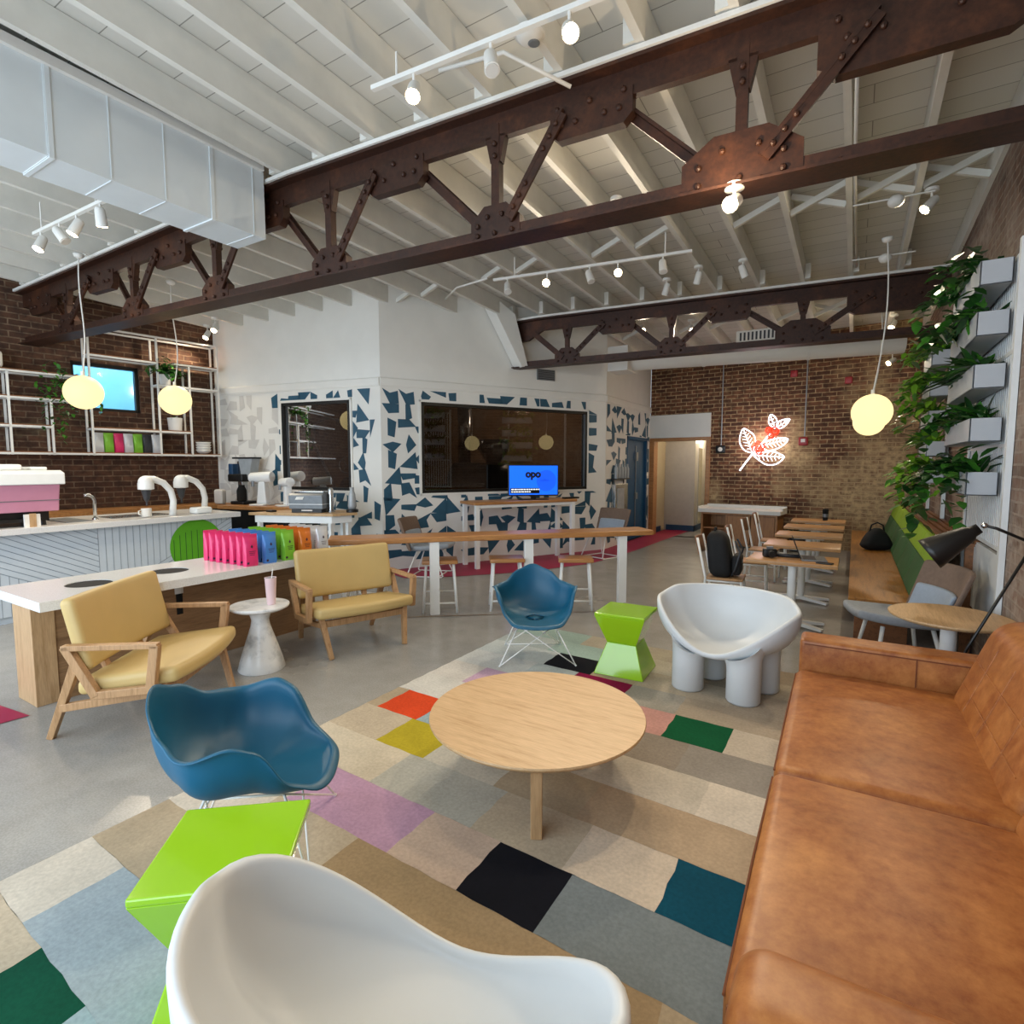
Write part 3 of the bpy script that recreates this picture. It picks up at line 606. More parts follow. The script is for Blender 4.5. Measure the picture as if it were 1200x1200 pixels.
# ------------------------------------------------------------------ white tub chairs on fat legs
def tub_chair(label,loc,rz):
    r=T('tub_chair',label,'chair',loc,rz,'white tub chairs')
    K=[(0,(.471,.325)),(86,(.548,.645)),(111,(.492,.708)),(180,(.495,.709))]
    n=64; vs=[]; fs=[]; L=[]
    def ring(fn):
        for k in range(n):
            t=360*k/n; t=t-360 if t>180 else t; Rr,zr=interp(K,t); a=R(t); rr,z=fn(Rr,zr); L.append((math.sin(a)*rr,-math.cos(a)*rr*.774,z))
    m=12
    for i in range(1,m+1):
        q=i/m*math.pi/2; ring(lambda Rr,zr:(Rr*math.sin(q)**.85,zr-(zr-.268)*math.cos(q)**.85 if i<m else zr-.0))
    for q in (30,60,90,120,150): ring(lambda Rr,zr:(Rr-.018+.018*math.cos(R(q)),zr+.018*math.sin(R(q))))
    for i in range(m,0,-1):
        q=i/m*math.pi/2; ring(lambda Rr,zr:((Rr-.038)*math.sin(q)**.8,zr-(zr-.29)*math.cos(q)**.9 if i<m else zr))
    nr=len(L)//n
    for i in range(nr-1):
        for k in range(n): fs.append((i*n+k,i*n+(k+1)%n,(i+1)*n+(k+1)%n,(i+1)*n+k))
    fs.append(tuple(range(n-1,-1,-1))); fs.append(tuple((nr-1)*n+k for k in range(n)))
    MB().add(L,fs).o('seat_shell','plastic',r,True)
    def under(x,y):
        a=math.atan2(x,-y/.774); Rr,zr=interp(K,math.degrees(a)); t=math.hypot(x,y/.774)/Rr
        if t>=.97: return zr-.045
        q=math.asin(t**(1/.85)); return zr-(zr-.268)*math.cos(q)**.85+.002
    for x,y in ((-.2,-.235),(.22,-.24),(-.14,.12),(.27,.09)):
        n2=32; vs=[]; fs=[]
        for i,(rr,f,dz) in enumerate(((.112,0,0),(.12,0,.012),(.12,1,-.07),(.124,1,-.03),(.135,1,0))):
            for k in range(n2):
                t=2*math.pi*k/n2; px,py=x+rr*math.cos(t),y+rr*math.sin(t); vs.append((px,py,(under(px,py)+dz) if f else dz))
        vs.append((x,y,under(x,y)))
        for i in range(4):
            for k in range(n2): fs.append((i*n2+k,i*n2+(k+1)%n2,(i+1)*n2+(k+1)%n2,(i+1)*n2+k))
        fs.append(tuple(range(n2-1,-1,-1)))
        for k in range(n2): fs.append((4*n2+k,4*n2+(k+1)%n2,5*n2))
        MB().add(vs,fs).o('leg','plastic',r,True,angle=60)
    return r
t1_=tub_chair('white tub chair on four fat round legs, beyond the coffee table',(-.816,4.533,.0145),-.13)
t2_=dup(t1_,(-.857,.847,.0145),-2.987,'white tub chair cut off by the bottom edge, nearest the camera')
# ------------------------------------------------------------------ tan armchairs
def armchair(label,loc,rz):
    r=T('wooden_armchair',label,'armchair',loc,rz,'tan wooden-framed armchairs')
    w=.475
    def seat(x,y,z):
        u=x/w; f=max(0,min(1,(-y+.1)/.5)); return (x,y-.07*(1-u*u)*f,z-.12*(y+.1))
    MB().rbox(-w,w,-.36,.24,.345,.45,.04,4,8,.01,seat).o('seat_cushion','tanfab',r,True)
    ang=R(12)
    def back(x,y,z): 
        yy=y+.05*(x/w)**2*(-1); return (x,.215+yy*math.cos(ang)+(z)*math.sin(ang),.46+z*math.cos(ang)-yy*math.sin(ang))
    MB().rbox(-.485,.485,-.045,.05,.0,.47,.04,4,8,0,back).o('back_cushion','tanfab',r,True)
    mb=MB()
    for s in (-1,1): mb.bar((s*.2,.19,.33),(s*.2,.33,.75),.05,.03,(0,-1,.3))
    mb.bar((-.44,.17,.38),(.44,.17,.38),.03,.07); mb.o('back_slats','chairwood',r)
    for s in (-1,1):
        x=s*.515; mb=MB(); S=.05; h=.035
        mb.bar((x,-.29,.635),(x,.27,.635),S,h); mb.bar((x,-.27,.64),(x,-.23,.345),S,.055,(0,1,.3)); mb.bar((x,-.25,.36),(x,.12,.33),.045,.05); mb.bar((x,.255,.645),(x,.09,.325),S,.05,(0,1,.6)); mb.o('armrest','chairwood',r,bevel=.005)
        MB().bar((s*.41,-.26,.36),(s*.36,-.36,0),.05,.05,(0,1,0),.04,.04).o('leg','chairwood',r,bevel=.004)
        MB().bar((s*.42,.26,.5),(s*.38,.47,0),.05,.055,(0,1,0),.04,.04).o('leg','chairwood',r,bevel=.004)
        MB().bar((s*.405,-.27,.30),(s*.405,.38,.21),.035,.05).o('side_rail','chairwood',r,bevel=.004)
    MB().bar((-.4,-.27,.31),(.4,-.27,.31),.035,.06).o('front_rail','chairwood',r,bevel=.004)
    return r
A1_=armchair('tan cushioned oak armchair on the left, its back against the long white-topped table',(-4.17,1.95,0),math.atan2(.8,-.6))
A2_=dup(A1_,(-4.15,3.76,0),math.atan2(.937,.35),'tan cushioned oak armchair to the right of the white pedestal side table')
# ------------------------------------------------------------------ pedestal side table and tumbler
st=T('pedestal_table','small round white pedestal side table between the two tan armchairs','side table',(-4.29,2.84,0))
MB().lathe([(.0001,.5),(.09,.5),(.2,.52),(.236,.54),(.24,.553),(.236,.562),(.0001,.563)],(0,0,0),48).o('tabletop','marble',st,True,angle=40)
MB().lathe([(.185,0),(.19,.01),(.17,.09),(.12,.25),(.078,.38),(.07,.43),(.085,.48),(.1,.505)],(0,0,0),40).o('base','marble',st,True,angle=50)
tu=T('tumbler','pale pink tumbler with a straw on the white pedestal table','cup',(-4.2,2.89,.564))
MB().lathe([(.032,0),(.035,.004),(.047,.225),(.049,.232),(.044,.232),(.04,.2),(.0001,.2)],(0,0,0),28).o('cup_body','pinklite',tu,True,angle=40)
MB().lathe([(.0001,.222),(.043,.222),(.044,.228),(.0001,.23)],(0,0,0),24).o('lid','grey',tu); MB().tube([(.01,.0,.2),(.02,.012,.31)],.004,8).o('straw','white',tu)
# ------------------------------------------------------------------ long white-topped table
lt=T('console_table','long white terrazzo-topped table with wooden base and two round openings','table',(-5.08,2.75,0))
LO=(-5.08,2.75,0)
def slab():
    mb=MB(); x0,x1,y0,y1,za,zb_=-5.55,-4.655,1.46,4.02,.752,.82; H=[(-5.1,1.92),(-5.12,2.53)]; r=.155
    # top surface with two holes: tile strips
    ys=[y0,H[0][1]-.2,H[0][1]+.2,H[1][1]-.2,H[1][1]+.2,y1]
    for z in (zb_,):
        for i in (0,2,4): mb.add([(x0,ys[i],z),(x1,ys[i],z),(x1,ys[i+1],z),(x0,ys[i+1],z)],[(0,1,2,3)])
        for (hx_,hy),i in ((H[0],1),(H[1],3)):
            n=32; out=[]; inn=[]; low=[]
            for k in range(n):
                t=2*math.pi*(k+.5)/n; c,s=math.cos(t),math.sin(t); inn.append((hx_+r*c,hy+r*s,z)); low.append((hx_+r*c,hy+r*s,za-.12))
                fx=((x1-hx_) if c>0 else (hx_-x0))/max(1e-6,abs(c)); fy=.2/max(1e-6,abs(s)); f=min(fx,fy); out.append((hx_+f*c,hy+f*s,z))
            corners={}
            vs=out+inn+low; fs=[]
            for k in range(n): fs+= [(k,(k+1)%n,n+(k+1)%n,n+k),(n+k,n+(k+1)%n,2*n+(k+1)%n,2*n+k)]
            mb.add(vs,fs)
            for cx,cy in ((x1,hy+.2),(x0,hy+.2),(x0,hy-.2),(x1,hy-.2)):
                best=sorted(range(n),key=lambda k:(out[k][0]-cx)**2+(out[k][1]-cy)**2)
                a=best[0]; b=[k for k in ((a+1)%n,(a-1)%n) if (abs(out[k][0]-cx)<1e-4)!=(abs(out[a][0]-cx)<1e-4)]
                if b: mb.add([out[a],(cx,cy,z),out[b[0]]],[(0,1,2)])
    for (ax,ay),(bx,by) in (((x0,y0),(x1,y0)),((x1,y0),(x1,y1)),((x1,y1),(x0,y1)),((x0,y1),(x0,y0))): mb.add([(ax,ay,za),(bx,by,za),(bx,by,zb_),(ax,ay,zb_)],[(0,1,2,3)])
    return mb
sl=sh(slab(),LO).o('tabletop','terrazzo',lt)
for hx_,hy in ((-5.1,1.92),(-5.12,2.53)):
    sh(MB().lathe([(.0001,.45),(.153,.45),(.1535,.816)],(hx_,hy,0),28),LO).o('waste_bin','void',lt)
sh(MB().box(-5.3,-4.96,1.5,1.64,0,.75),LO).o('leg','oakz',lt,bevel=.003)
sh(MB().box(-5.03,-4.97,1.64,3.95,0,.752).box(-5.4,-5.34,1.64,3.95,0,.752).box(-5.34,-5.03,3.89,3.95,0,.752).box(-5.34,-5.03,1.66,3.89,.02,.05),LO).o('base_panel','walnut',lt)
# ------------------------------------------------------------------ coffee bags on the long table
def bag(label,mat,loc,group,rz=0,s=1.0,ink=True):
    r=T('coffee_bag',label,'coffee bag',loc,rz,group); w,h,d=.128*s,.295*s,.04*s
    prof=[(0,1.0,.8),(.02,1.02,1.0),(.1,1.0,1.0),(.19,.99,.75),(.25,1.0,.35),(.28,1.0,.1),(.295,1.0,.1)]
    vs=[]; fs=[]
    for z,fw,fd in prof:
        ww=w/2*fw; dd=d*fd
        vs+=[(dd,-ww*.8,z*s),(dd*1.1,0,z*s),(dd,ww*.8,z*s),(dd*.3,ww,z*s),(-dd*.3,ww,z*s),(-dd,ww*.8,z*s),(-dd*1.1,0,z*s),(-dd,-ww*.8,z*s),(-dd*.3,-ww,z*s),(dd*.3,-ww,z*s)]
    n=10
    for i in range(len(prof)-1):
        for k in range(n): fs.append((i*n+k,i*n+(k+1)%n,(i+1)*n+(k+1)%n,(i+1)*n+k))
    fs.append(tuple(range(n-1,-1,-1))); fs.append(tuple((len(prof)-1)*n+k for k in range(n)))
    MB().add(vs,fs).o('pouch',mat,r,True,angle=55)
    if ink:
        mb=MB(); q=lambda y0,y1,z0,z1:mb.add([(d*1.12+.002,y0*s,z0*s),(d*1.12+.002,y1*s,z0*s),(d*(.82 if z1>.15 else 1.12)+.004,y1*s,z1*s),(d*(.82 if z1>.15 else 1.12)+.004,y0*s,z1*s)],[(0,1,2,3)])
        mb.add([(d*.92+.004,.0,.165*s),(d*.9+.004,.012*s,.178*s),(d*.82+.004,.002*s,.20*s),(d*.88+.004,-.01*s,.18*s)],[(0,1,2,3)])
        for k in range(3): q(-.03+.004*k,.03-.004*k,.135-k*.016,.14-k*.016)
        q(-.05,-.03,.02,.04); mb.o('printed_label','ink',r)
    return r
for c,(nm,mat,cnt,y) in enumerate((('pink','bagpink',7,3.06),('blue','bagblue',6,3.26),('green','baggreen',6,3.46),('orange','bagorange',6,3.66),('silver white','bagwhite',5,3.86))):
    for k in range(cnt):
        lab=f'{nm} coffee bag, front one of the {nm} row on the white table' if k==0 else f'{nm} coffee bag, {ORD[k]} from the front in the {nm} row'
        g=f'{nm} coffee bags on the white table'; loc=(-4.73-k*.108,y+rnd.uniform(-.008,.008),.8205); rz=R(-8+rnd.uniform(-4,4))
        if k==0: proto=bag(lab,mat,loc,g,rz)
        else: dup(proto,loc,rz,lab)
# ------------------------------------------------------------------ service counter
co_=T('service_counter','white counter with chevron panelling below the pendant globes','counter',(-8.3,2.4,0)); CO=(-8.3,2.4,0)
sh(MB().box(-8.95,-7.73,-.6,4.87,.99,1.06),CO).o('countertop','terrazzo',co_,bevel=.004)
mb=sh(MB().box(-8.9,-7.86,-.55,4.8,.08,.985).box(-8.85,-7.9,-.5,4.75,0,.08),CO)
mb.m=1; xg=-7.857-CO[0]; z0,z1=.08,.985
def line(ya,za,yb,zb,w=.004):
    a=Vector((xg,ya-CO[1],za)); b=Vector((xg,yb-CO[1],zb)); d=(b-a).normalized(); n=Vector((0,-d.z,d.y))*w; mb.add([a-n,b-n,b+n,a+n],[(0,1,2,3)])
PW=1.72
for p in range(4):
    ya=4.8-(p+1)*PW; yb=4.8-p*PW; flip=p%2==0
    line(ya,z0,ya,z1,.003)
    n=22
    for k in range(1,n):
        u=PW*k/n; f=(z1-z0)*u/PW
        if flip: line(ya+u,z0+f,ya+u,z1,.003)
        else: line(ya+u,z0,ya+u,z1-f,.003)
    for k in range(0,13):
        u0=PW*k/13; f=(z1-z0)*(PW-u0)/PW
        if flip: line(ya+u0,z0,yb,z0+f,.004)
        else: line(ya+u0,z1,yb,z1-f,.004)
mb.m=0; mb.o('panel_front',['panel','groove'],co_)
g=MB(); n=40; cy,cz,rr=4.28,.62,.37
g.add([(xg+.003,cy-CO[1]+rr*math.cos(2*math.pi*k/n),cz+rr*math.sin(2*math.pi*k/n)) for k in range(n)],[tuple(range(n))]); g.m=1
for k in range(9):
    y=-.32+.08*k; h=math.sqrt(max(0,.1369-y*y)); 
    if h>.12: 
        a=Vector((xg+.005,cy-CO[1]+y,cz-h*.9)); b=Vector((xg+.005,cy-CO[1]+y+.0,cz+h*.6)); g.add([a,a+Vector((0,.008,0)),b+Vector((0,.008,0)),b],[(0,1,2,3)])
tag(g.o('painted_disc',['green','greend'],co_),'green painted disc on the counter front')
# espresso machine
em=T('espresso_machine','pink and white espresso machine on the counter at the left edge','espresso machine',(-8.3,2.35,1.06),0)
MB().prism([(-.36,.2),(.40,.16),(.42,.30),(.47,.47),(-.4,.47)],-1.1,.38,lambda u,v,w:(u,w,v)).o('body','pink',em,bevel=.012)
MB().box(-.42,.425,-1.1,.385,.285,.293).o('trim_line','grey',em)
MB().prism([(-.42,.47),(.5,.47),(.5,.60),(.40,.63),(-.36,.63),(-.42,.6)],-1.12,.42,lambda u,v,w:(u,w,v)).o('upper_housing','steelw',em,bevel=.01)
MB().rbox(-.3,.3,-.95,.1,.63,.70,.03,3,4).rbox(-.2,.2,.2,.36,.63,.67,.015,2,2).o('cup_rail','steelw',em,True)
MB().box(-.35,.33,-1.05,.3,.05,.2).box(-.3,.42,-1.05,.2,.05,.09).o('drip_tray','black',em)
for x,y in ((.3,.25),(-.3,.25),(.3,-.9),(-.3,-.9)): MB().lathe([(.03,0),(.025,.06)],(x,y,0),12).o('foot','black',em)
cp=T('cup_stack','kraft paper card stand in front of the pink espresso machine','card stand',(-7.84,2.45,1.06)); MB().box(-.02,.02,-.07,.07,0,.14).o('stand','label',cp); MB().box(.02,.03,-.03,.03,0,.15).o('card','oakz',cp)
fa=T('faucet','slim steel faucet standing on the white counter by the sink','faucet',(-8.2,3.2,1.06)); mb=MB(); mb.tube([(0,0,0),(0,0,.24),(-.0,-.02,.29),(0,-.06,.315),(0,-.11,.31)],.02,12); mb.o('spout','chrome',fa,True); MB().lathe([(.035,0),(.03,.02)],(0,0,0),16).o('base','chrome',fa)
tag(MB().box(-8.7,-8.0,2.82,3.1,1.061,1.068).o('rinse_tray','grey'),'dark steel rinse tray set in the counter beside the faucet','tray')
tag(MB().box(-8.55,-8.1,3.35,4.1,1.061,1.066).o('steel_drain_plate','chrome'),'long steel drain plate on the counter under the brewing arms','drain tray')
def brewer(label,loc):
    r=T('pour_over_arm',label,'coffee brewer',loc,0,'white curved brewing arms')
    MB().tube([(0,.32,0),(0,.34,.2),(0,.31,.34),(0,.22,.45),(0,.1,.5),(0,0,.5)],[.045,.04,.04,.042,.045,.05],14).o('arm','steelw',r,True)
    MB().lathe([(.06,.5),(.095,.45),(.095,.37),(.05,.36)],(0,0,0),20).sphere((0,0,.46),.09,20,10).o('head','steelw',r,True,angle=50)
    MB().lathe([(.06,.36),(.035,.24),(.012,.2),(.012,.15)],(0,0,0),16).o('nozzle','dark',r); return r
b1=brewer('nearer white curved brewing arm on the counter',(-8.0,3.72,1.06)); b2=dup(b1,(-8.25,4.3,1.06),0,'farther white curved brewing arm, beside the back counter end')
mg=T('mug','white mug under the nearer brewing arm','mug',(-7.98,3.7,1.067)); MB().lathe([(.05,0),(.058,.01),(.06,.11),(.054,.11),(.05,.02),(.0001,.02)],(0,0,0),24).o('cup_body','white',mg,True,angle=50); MB().tube([(0,-.06,.09),(0,-.095,.08),(0,-.095,.04),(0,-.058,.025)],.008,8).o('handle','white',mg,True)
bx=T('scale','low white scale box on the counter end','scale',(-7.98,4.42,1.0605)); MB().rbox(-.1,.1,-.12,.12,0,.09,.03,3,3).o('body','steelw',bx,True)
# back counter along the brick wall and the tiled wall
bc=T('back_counter','long timber-topped back counter along the dark brick wall','counter',(-9.9,3,0)); BO=(-9.9,3,0)
def lp(u,w,z): q=LP(u,z,w); return (q.x-BO[0],q.y-BO[1],q.z)
MB().hexa([lp(.02,.02,.99),lp(.02,.68,.99),lp(6,.68,.99),lp(6,.02,.99)],[lp(.02,.02,1.06),lp(.02,.68,1.06),lp(6,.68,1.06),lp(6,.02,1.06)]).o('countertop','barwood',bc)
MB().hexa([lp(.02,.06,0),lp(.02,.6,0),lp(6,.6,0),lp(6,.06,0)],[lp(.02,.06,.98),lp(.02,.6,.98),lp(6,.6,.98),lp(6,.06,.98)]).o('cabinet_front','dark',bc)
mb=MB()
for k in range(7): u=.3+k*.85; mb.hexa([lp(u,.6,.3),lp(u,.615,.3),lp(u+.75,.615,.3),lp(u+.75,.6,.3)],[lp(u,.6,.9),lp(u,.615,.9),lp(u+.75,.615,.9),lp(u+.75,.6,.9)])
mb.o('drawer_front','black',bc)
gc=T('grinder_counter','timber-topped counter against the patterned wall carrying the grinders','counter',(-8.5,5.9,0)); GO=(-8.5,5.9,0)
def gp(u,z,w): q=PC(u,z,w); return (q.x-GO[0],q.y-GO[1],q.z)
MB().hexa([gp(.75,1.0,.01),gp(.75,1.0,.7),gp(2.4,1.0,.66),gp(2.4,1.0,.01)],[gp(.75,1.06,.01),gp(.75,1.06,.7),gp(2.4,1.06,.66),gp(2.4,1.06,.01)]).o('countertop','barwood',gc)
MB().hexa([gp(.8,0,.02),gp(.8,0,.5),gp(2.3,0,.5),gp(2.3,0,.02)],[gp(.8,.99,.02),gp(.8,.99,.5),gp(2.3,.99,.5),gp(2.3,.99,.02)]).o('cabinet_front','black',gc)
def on(u,w,z=1.061): q=PC(u,z,w); return (q.x,q.y,q.z)
ag=math.atan2(.64,3.57)
r=T('bulk_brewer','tall black coffee brewer with steel column and clear hopper by the brick corner','coffee brewer',on(.92,.3),ag)
r.scale=(.75,.75,.95)
MB().rbox(-.2,.2,-.2,.2,0,.06,.02,3,3).o('base','black',r,True); MB().box(-.16,-.02,.0,.16,.05,.8).o('column','chrome',r,bevel=.01); MB().rbox(-.24,.22,-.22,.16,.42,.56,.03,3,3).o('brew_head','black',r,True); MB().rbox(-.27,-.13,-.16,.02,.5,.75,.02,3,3).o('side_tank','bluebase',r,True)
MB().lathe([(.09,.0),(.11,.02),(.11,.2),(.07,.27),(.07,.3)],(.06,-.1,.06),20).o('server','void',r,True,angle=40); MB().prism([(-.12,0),(.12,0),(.22,.34),(-.2,.34)],-.12,.12,lambda u,v,w:(u+.16,w+.05,v+.5)).o('hopper','greyl',r); MB().box(-.2,.42,-.1,.18,.84,.87).o('lid','black',r)
def grinder(label,loc,rz,s):
    r=T('coffee_grinder',label,'coffee grinder',loc,rz,'white coffee grinders')
    MB().rbox(-.14*s,.16*s,-.22*s,.16*s,0,.03*s,.01,2,2).o('base','steelw',r,True); MB().prism([(-.09*s,.03*s),(.12*s,.03*s),(.085*s,.45*s),(-.045*s,.45*s)],-.06*s,.09*s,lambda u,v,w:(u,w,v)).o('pedestal','steelw',r,bevel=.02*s)
    MB().tube([(-.22*s,-.02,.52*s),(-.2*s,-.02,.52*s),(.2*s,.02,.54*s),(.21*s,.02,.54*s)],[.08*s,.1*s,.105*s,.09*s],20).o('motor_housing','steelw',r,True,angle=50); MB().tube([(-.25*s,-.025,.515*s),(-.2*s,-.02,.52*s)],.055*s,14).o('dial','black',r); MB().tube([(-.12*s,-.1*s,.46*s),(-.12*s,-.11*s,.36*s)],.03*s,12).o('spout','grey',r); return r
grinder('larger white coffee grinder beside the tall black brewer',on(1.42,.36),ag+.2,.9); grinder('smaller white coffee grinder to the right of the larger one',on(2.0,.4),ag-.5,.75)
mb=MB(); mb.rbox(-.1,.1,-.06,.06,0,.26,.04,3,3); o=mb.o('coffee_sack','paleg',None,True,loc=on(.5,.42),rz=ag); tag(o,'pale grey bag standing at the brick corner left of the tall brewer','bag')
# preparation table and grey machine
pt=T('preparation_table','white preparation table with pale wood top, in front of the tiled corner','table',(-7.4,5.35,0)); 
MB().prism([(-.45,-.28),(.85,.22),(.98,.58),(.55,.85),(-.32,.42)],.99,1.03,lambda u,v,w:(u,v,w)).o('tabletop','oakx',pt,bevel=.004)
MB().prism([(-.38,-.22),(.8,.24),(.9,.54),(.52,.76),(-.27,.38)],.88,.985,lambda u,v,w:(u,v,w)).o('apron','steelw',pt)
for x,y in ((-.33,-.17),(.76,.26),(.84,.52),(.52,.7),(-.24,.34)): MB().box(x-.03,x+.03,y-.03,y+.03,0,.9).o('leg','steelw',pt)
r=T('espresso_grey','grey countertop espresso machine with a white badge on the preparation table','espresso machine',(-7.12,5.66,1.031),R(24))
r.scale=(.8,.8,.62)
r.name='countertop_espresso_machine'
MB().prism([(-.2,.12),(.24,.09),(.26,.42),(.2,.47),(-.2,.47)],-.34,.34,lambda u,v,w:(w,-u,v)).o('body','grey',r,bevel=.012); MB().box(-.345,.345,-.268,.2,.2,.215).o('trim_strip','steelw',r); MB().box(-.3,.3,-.22,.2,.0,.12).o('base','black',r); MB().prism([(-.2,.32),(-.05,.32),(-.02,.39),(-.17,.39)],-.268,-.262,lambda u,v,w:(u,w,v)).o('badge','label',r)
MB().box(-.1,.12,-.224,-.221,.04,.07).o('name_plate','label',r); MB().rbox(-.3,.3,-.12,.18,.47,.53,.02,2,2).o('cup_tray','chrome',r,True)
tag(MB().lathe([(.06,0),(.06,.01),(.042,.02),(.042,.34),(.03,.37),(.0001,.38)],(0,0,0),24).o('thermal_flask','chrome',None,True,angle=40,loc=(-6.83,5.78,1.031)),'slim steel flask standing right of the grey espresso machine','flask')
r=T('jug','clear grey jug on a black base at the right end of the preparation table','jug',(-6.53,5.93,1.031)); MB().lathe([(.09,0),(.09,.04),(.07,.05)],(0,0,0),20).o('base','black',r); MB().lathe([(.055,.05),(.065,.1),(.05,.28),(.03,.33),(.035,.38)],(0,0,0),20).o('body','greyl',r,True)
tag(MB().rbox(-.07,.07,-.05,.05,0,.03,.01,2,2).o('black_scale','black',None,True,loc=(-7.62,5.3,1.031)),'small black scale on the pale wood table end','scale')
# ------------------------------------------------------------------ wall shelf frame
wsz=T('wall_shelf','white metal open shelf frame with thin wood boards on the dark brick wall','shelf',tuple(LP(1.5,1.9)))
WO=LP(1.5,1.9)
def W_(u,z,w): q=LP(u,z,w)-WO; return q
def fr(mb,u0,z0,u1,z1,w): mb.bar(W_(u0,z0,w),W_(u1,z1,w),.028,.028,NL)
posts=[(2.96,1.9,3.09),(2.49,1.9,2.7),(2.0,1.9,3.87),(1.06,1.9,3.87),(.57,1.9,3.46),(.09,1.9,3.87)]
for u,a,b in posts:
    mb=MB()
    for w in (.06,.33): fr(mb,u,a,u,b,w)
    mb.o('post','white',wsz)
boards=[(4.6,.09,1.92),(4.6,2.0,3.08),(4.6,2.0,2.71),(3.4,2.49,2.31),(2.0,.57,2.31),(2.0,1.06,3.44),(.8,.09,3.46),(1.06,.09,3.08),(2.0,.09,3.86)]
for i,(u0,u1,z) in enumerate(boards):
    mb=MB()
    for w in (.06,.33): fr(mb,u0,z,u1,z,w)
    for u in (u0,u1): fr(mb,u,z,u,z,.06); mb.bar(W_(u,z,.06),W_(u,z,.33),.028,.028)
    mb.o('rail','white',wsz)
    if i<7:
        mb=MB(); mb.hexa([W_(u0,z+.012,.05),W_(u1,z+.012,.05),W_(u1,z+.012,.34),W_(u0,z+.012,.34)],[W_(u0,z+.03,.05),W_(u1,z+.03,.05),W_(u1,z+.03,.34),W_(u0,z+.03,.34)]); mb.o('board','drkwood',wsz)
rl=math.atan2(-.12,1)
for k,(m,nm) in enumerate((('bagwhite','silver'),('baggreen','green'),('bagpink','pink'),('bagwhite','silver'),('baggreen','green'),('dark','dark grey'),('bagwhite','silver'))):
    q=LP(1.9-k*.145 if k<6 else 1.2-.13*(k-6)+.0,1.951,.2); 
    q=LP(1.9-k*.135,1.951,.2)
    bag(f'{nm} bag on the brick wall shelf, {ORD[k]} from the left in its row',m,tuple(q),'bags on the brick wall shelf',rl,1.05,False)
bw=T('bowl_stack','stack of white bowls at the right end of the bottom wall shelf','bowls',tuple(LP(.33,1.951,.2)))
for k in range(4): MB().lathe([(.05,.0),(.1,.03),(.125,.075),(.118,.075),(.0001,.01)],(0,0,k*.045),28).o('bowl','white',bw,True)
def leaf(mb,p,d,L,w,droop=.3,up=Vector((0,0,1))):
    p=Vector(p); d=Vector(d).normalized(); s=d.cross(up)
    if s.length<.05: s=Vector((1,0,0))
    s.normalize(); u=s.cross(d)
    q=lambda t,k,h:p+d*L*t+s*w*k+Vector((0,0,-droop*L*t*t))+u*h
    vs=[q(0,0,0),q(.3,.5,.02*L),q(.3,0,-.02*L),q(.3,-.5,.02*L),q(.68,.38,.01*L),q(.68,0,-.02*L),q(.68,-.38,.01*L),q(1,0,0)]
    mb.add(vs,[(0,1,2),(0,2,3),(1,4,5,2),(2,5,6,3),(4,7,5),(5,7,6)])
def vine_plant(mb,c,ext,nv,lv,ll,out,r,back=None):
    for k in range(nv):
        p=Vector(c)+Vector((r.uniform(-1,1)*ext[0],r.uniform(-1,1)*ext[1],r.uniform(0,.05))); v=Vector((out[0]+r.uniform(-.6,.6),out[1]+r.uniform(-.6,.6),r.uniform(.4,1.1))).normalized(); n=int(lv*r.uniform(.6,1.3))
        for i in range(n):
            p=p+v*.045; v=(v+Vector((r.uniform(-.2,.2),r.uniform(-.2,.2),-.32))).normalized()
            d=Vector((out[0]*.7+r.uniform(-1,1),out[1]*.7+r.uniform(-1,1),r.uniform(-.5,.5)))
            mb.m=r.choice((0,0,1)); leaf(mb,p,d,ll*r.uniform(.7,1.2),ll*r.uniform(.5,.75),.35)
def blade_plant(mb,c,ext,n,ll,w,r,out=(0,0)):
    for k in range(n):
        p=Vector(c)+Vector((r.uniform(-1,1)*ext[0],r.uniform(-1,1)*ext[1],0)); d=Vector((out[0]+r.uniform(-.9,.9),out[1]+r.uniform(-.9,.9),r.uniform(.35,1.2))); mb.m=r.choice((0,0,1)); leaf(mb,p,d,ll*r.uniform(.7,1.2),w*r.uniform(.8,1.2),r.uniform(.2,.7))
def plantobj(name,label,cat,fn,mats,loc,group=None):
    mb=MB(); fn(mb); sh(mb,loc); return tag(mb.o(name,mats,None,True,loc=loc),label,cat,group)
r5=random.Random(5)
q=LP(.9,3.11,.2); p=T('plant_pot','white pot holding the bushy plant on the shelf right of the brick wall window','plant pot',tuple(q)); MB().lathe([(.08,0),(.1,.17),(.09,.17),(.085,.14),(.0001,.14)],(0,0,0),24).o('pot','white',p,True,angle=40); MB().lathe([(.0001,.145),(.086,.145)],(0,0,0),20).o('soil','soil',p)
plantobj('potted_foliage','bushy dark green plant on the shelf right of the brick wall window','plant',lambda mb:vine_plant(mb,LP(.92,3.27,.22),(.12,.1),26,7,.11,(.2,0),r5),['leafd','leafm'],tuple(LP(.9,3.25,.2)))
q=LP(2.2,2.741,.2); p=T('plant_pot','small white pot of the vine hanging left of the shelf window','plant pot',tuple(q)); MB().lathe([(.07,0),(.09,.15),(.08,.15),(.08,.12),(.0001,.12)],(0,0,0),24).o('pot','white',p,True,angle=40)
plantobj('trailing_vine','thin trailing vine hanging down from the shelf left of the window','plant',lambda mb:vine_plant(mb,LP(2.27,2.89,.3),(.05,.08),20,20,.075,(.2,-.1),r5),['leafm','leafd'],tuple(LP(2.2,2.87,.2)))
q=LP(.78,2.341,.2); p=T('succulent_pot','white pot with a small succulent on the shelf above the silver bags','plant pot',tuple(q)); MB().lathe([(.1,0),(.115,.22),(.105,.22),(.1,.19),(.0001,.19)],(0,0,0),24).o('pot','white',p,True,angle=40)
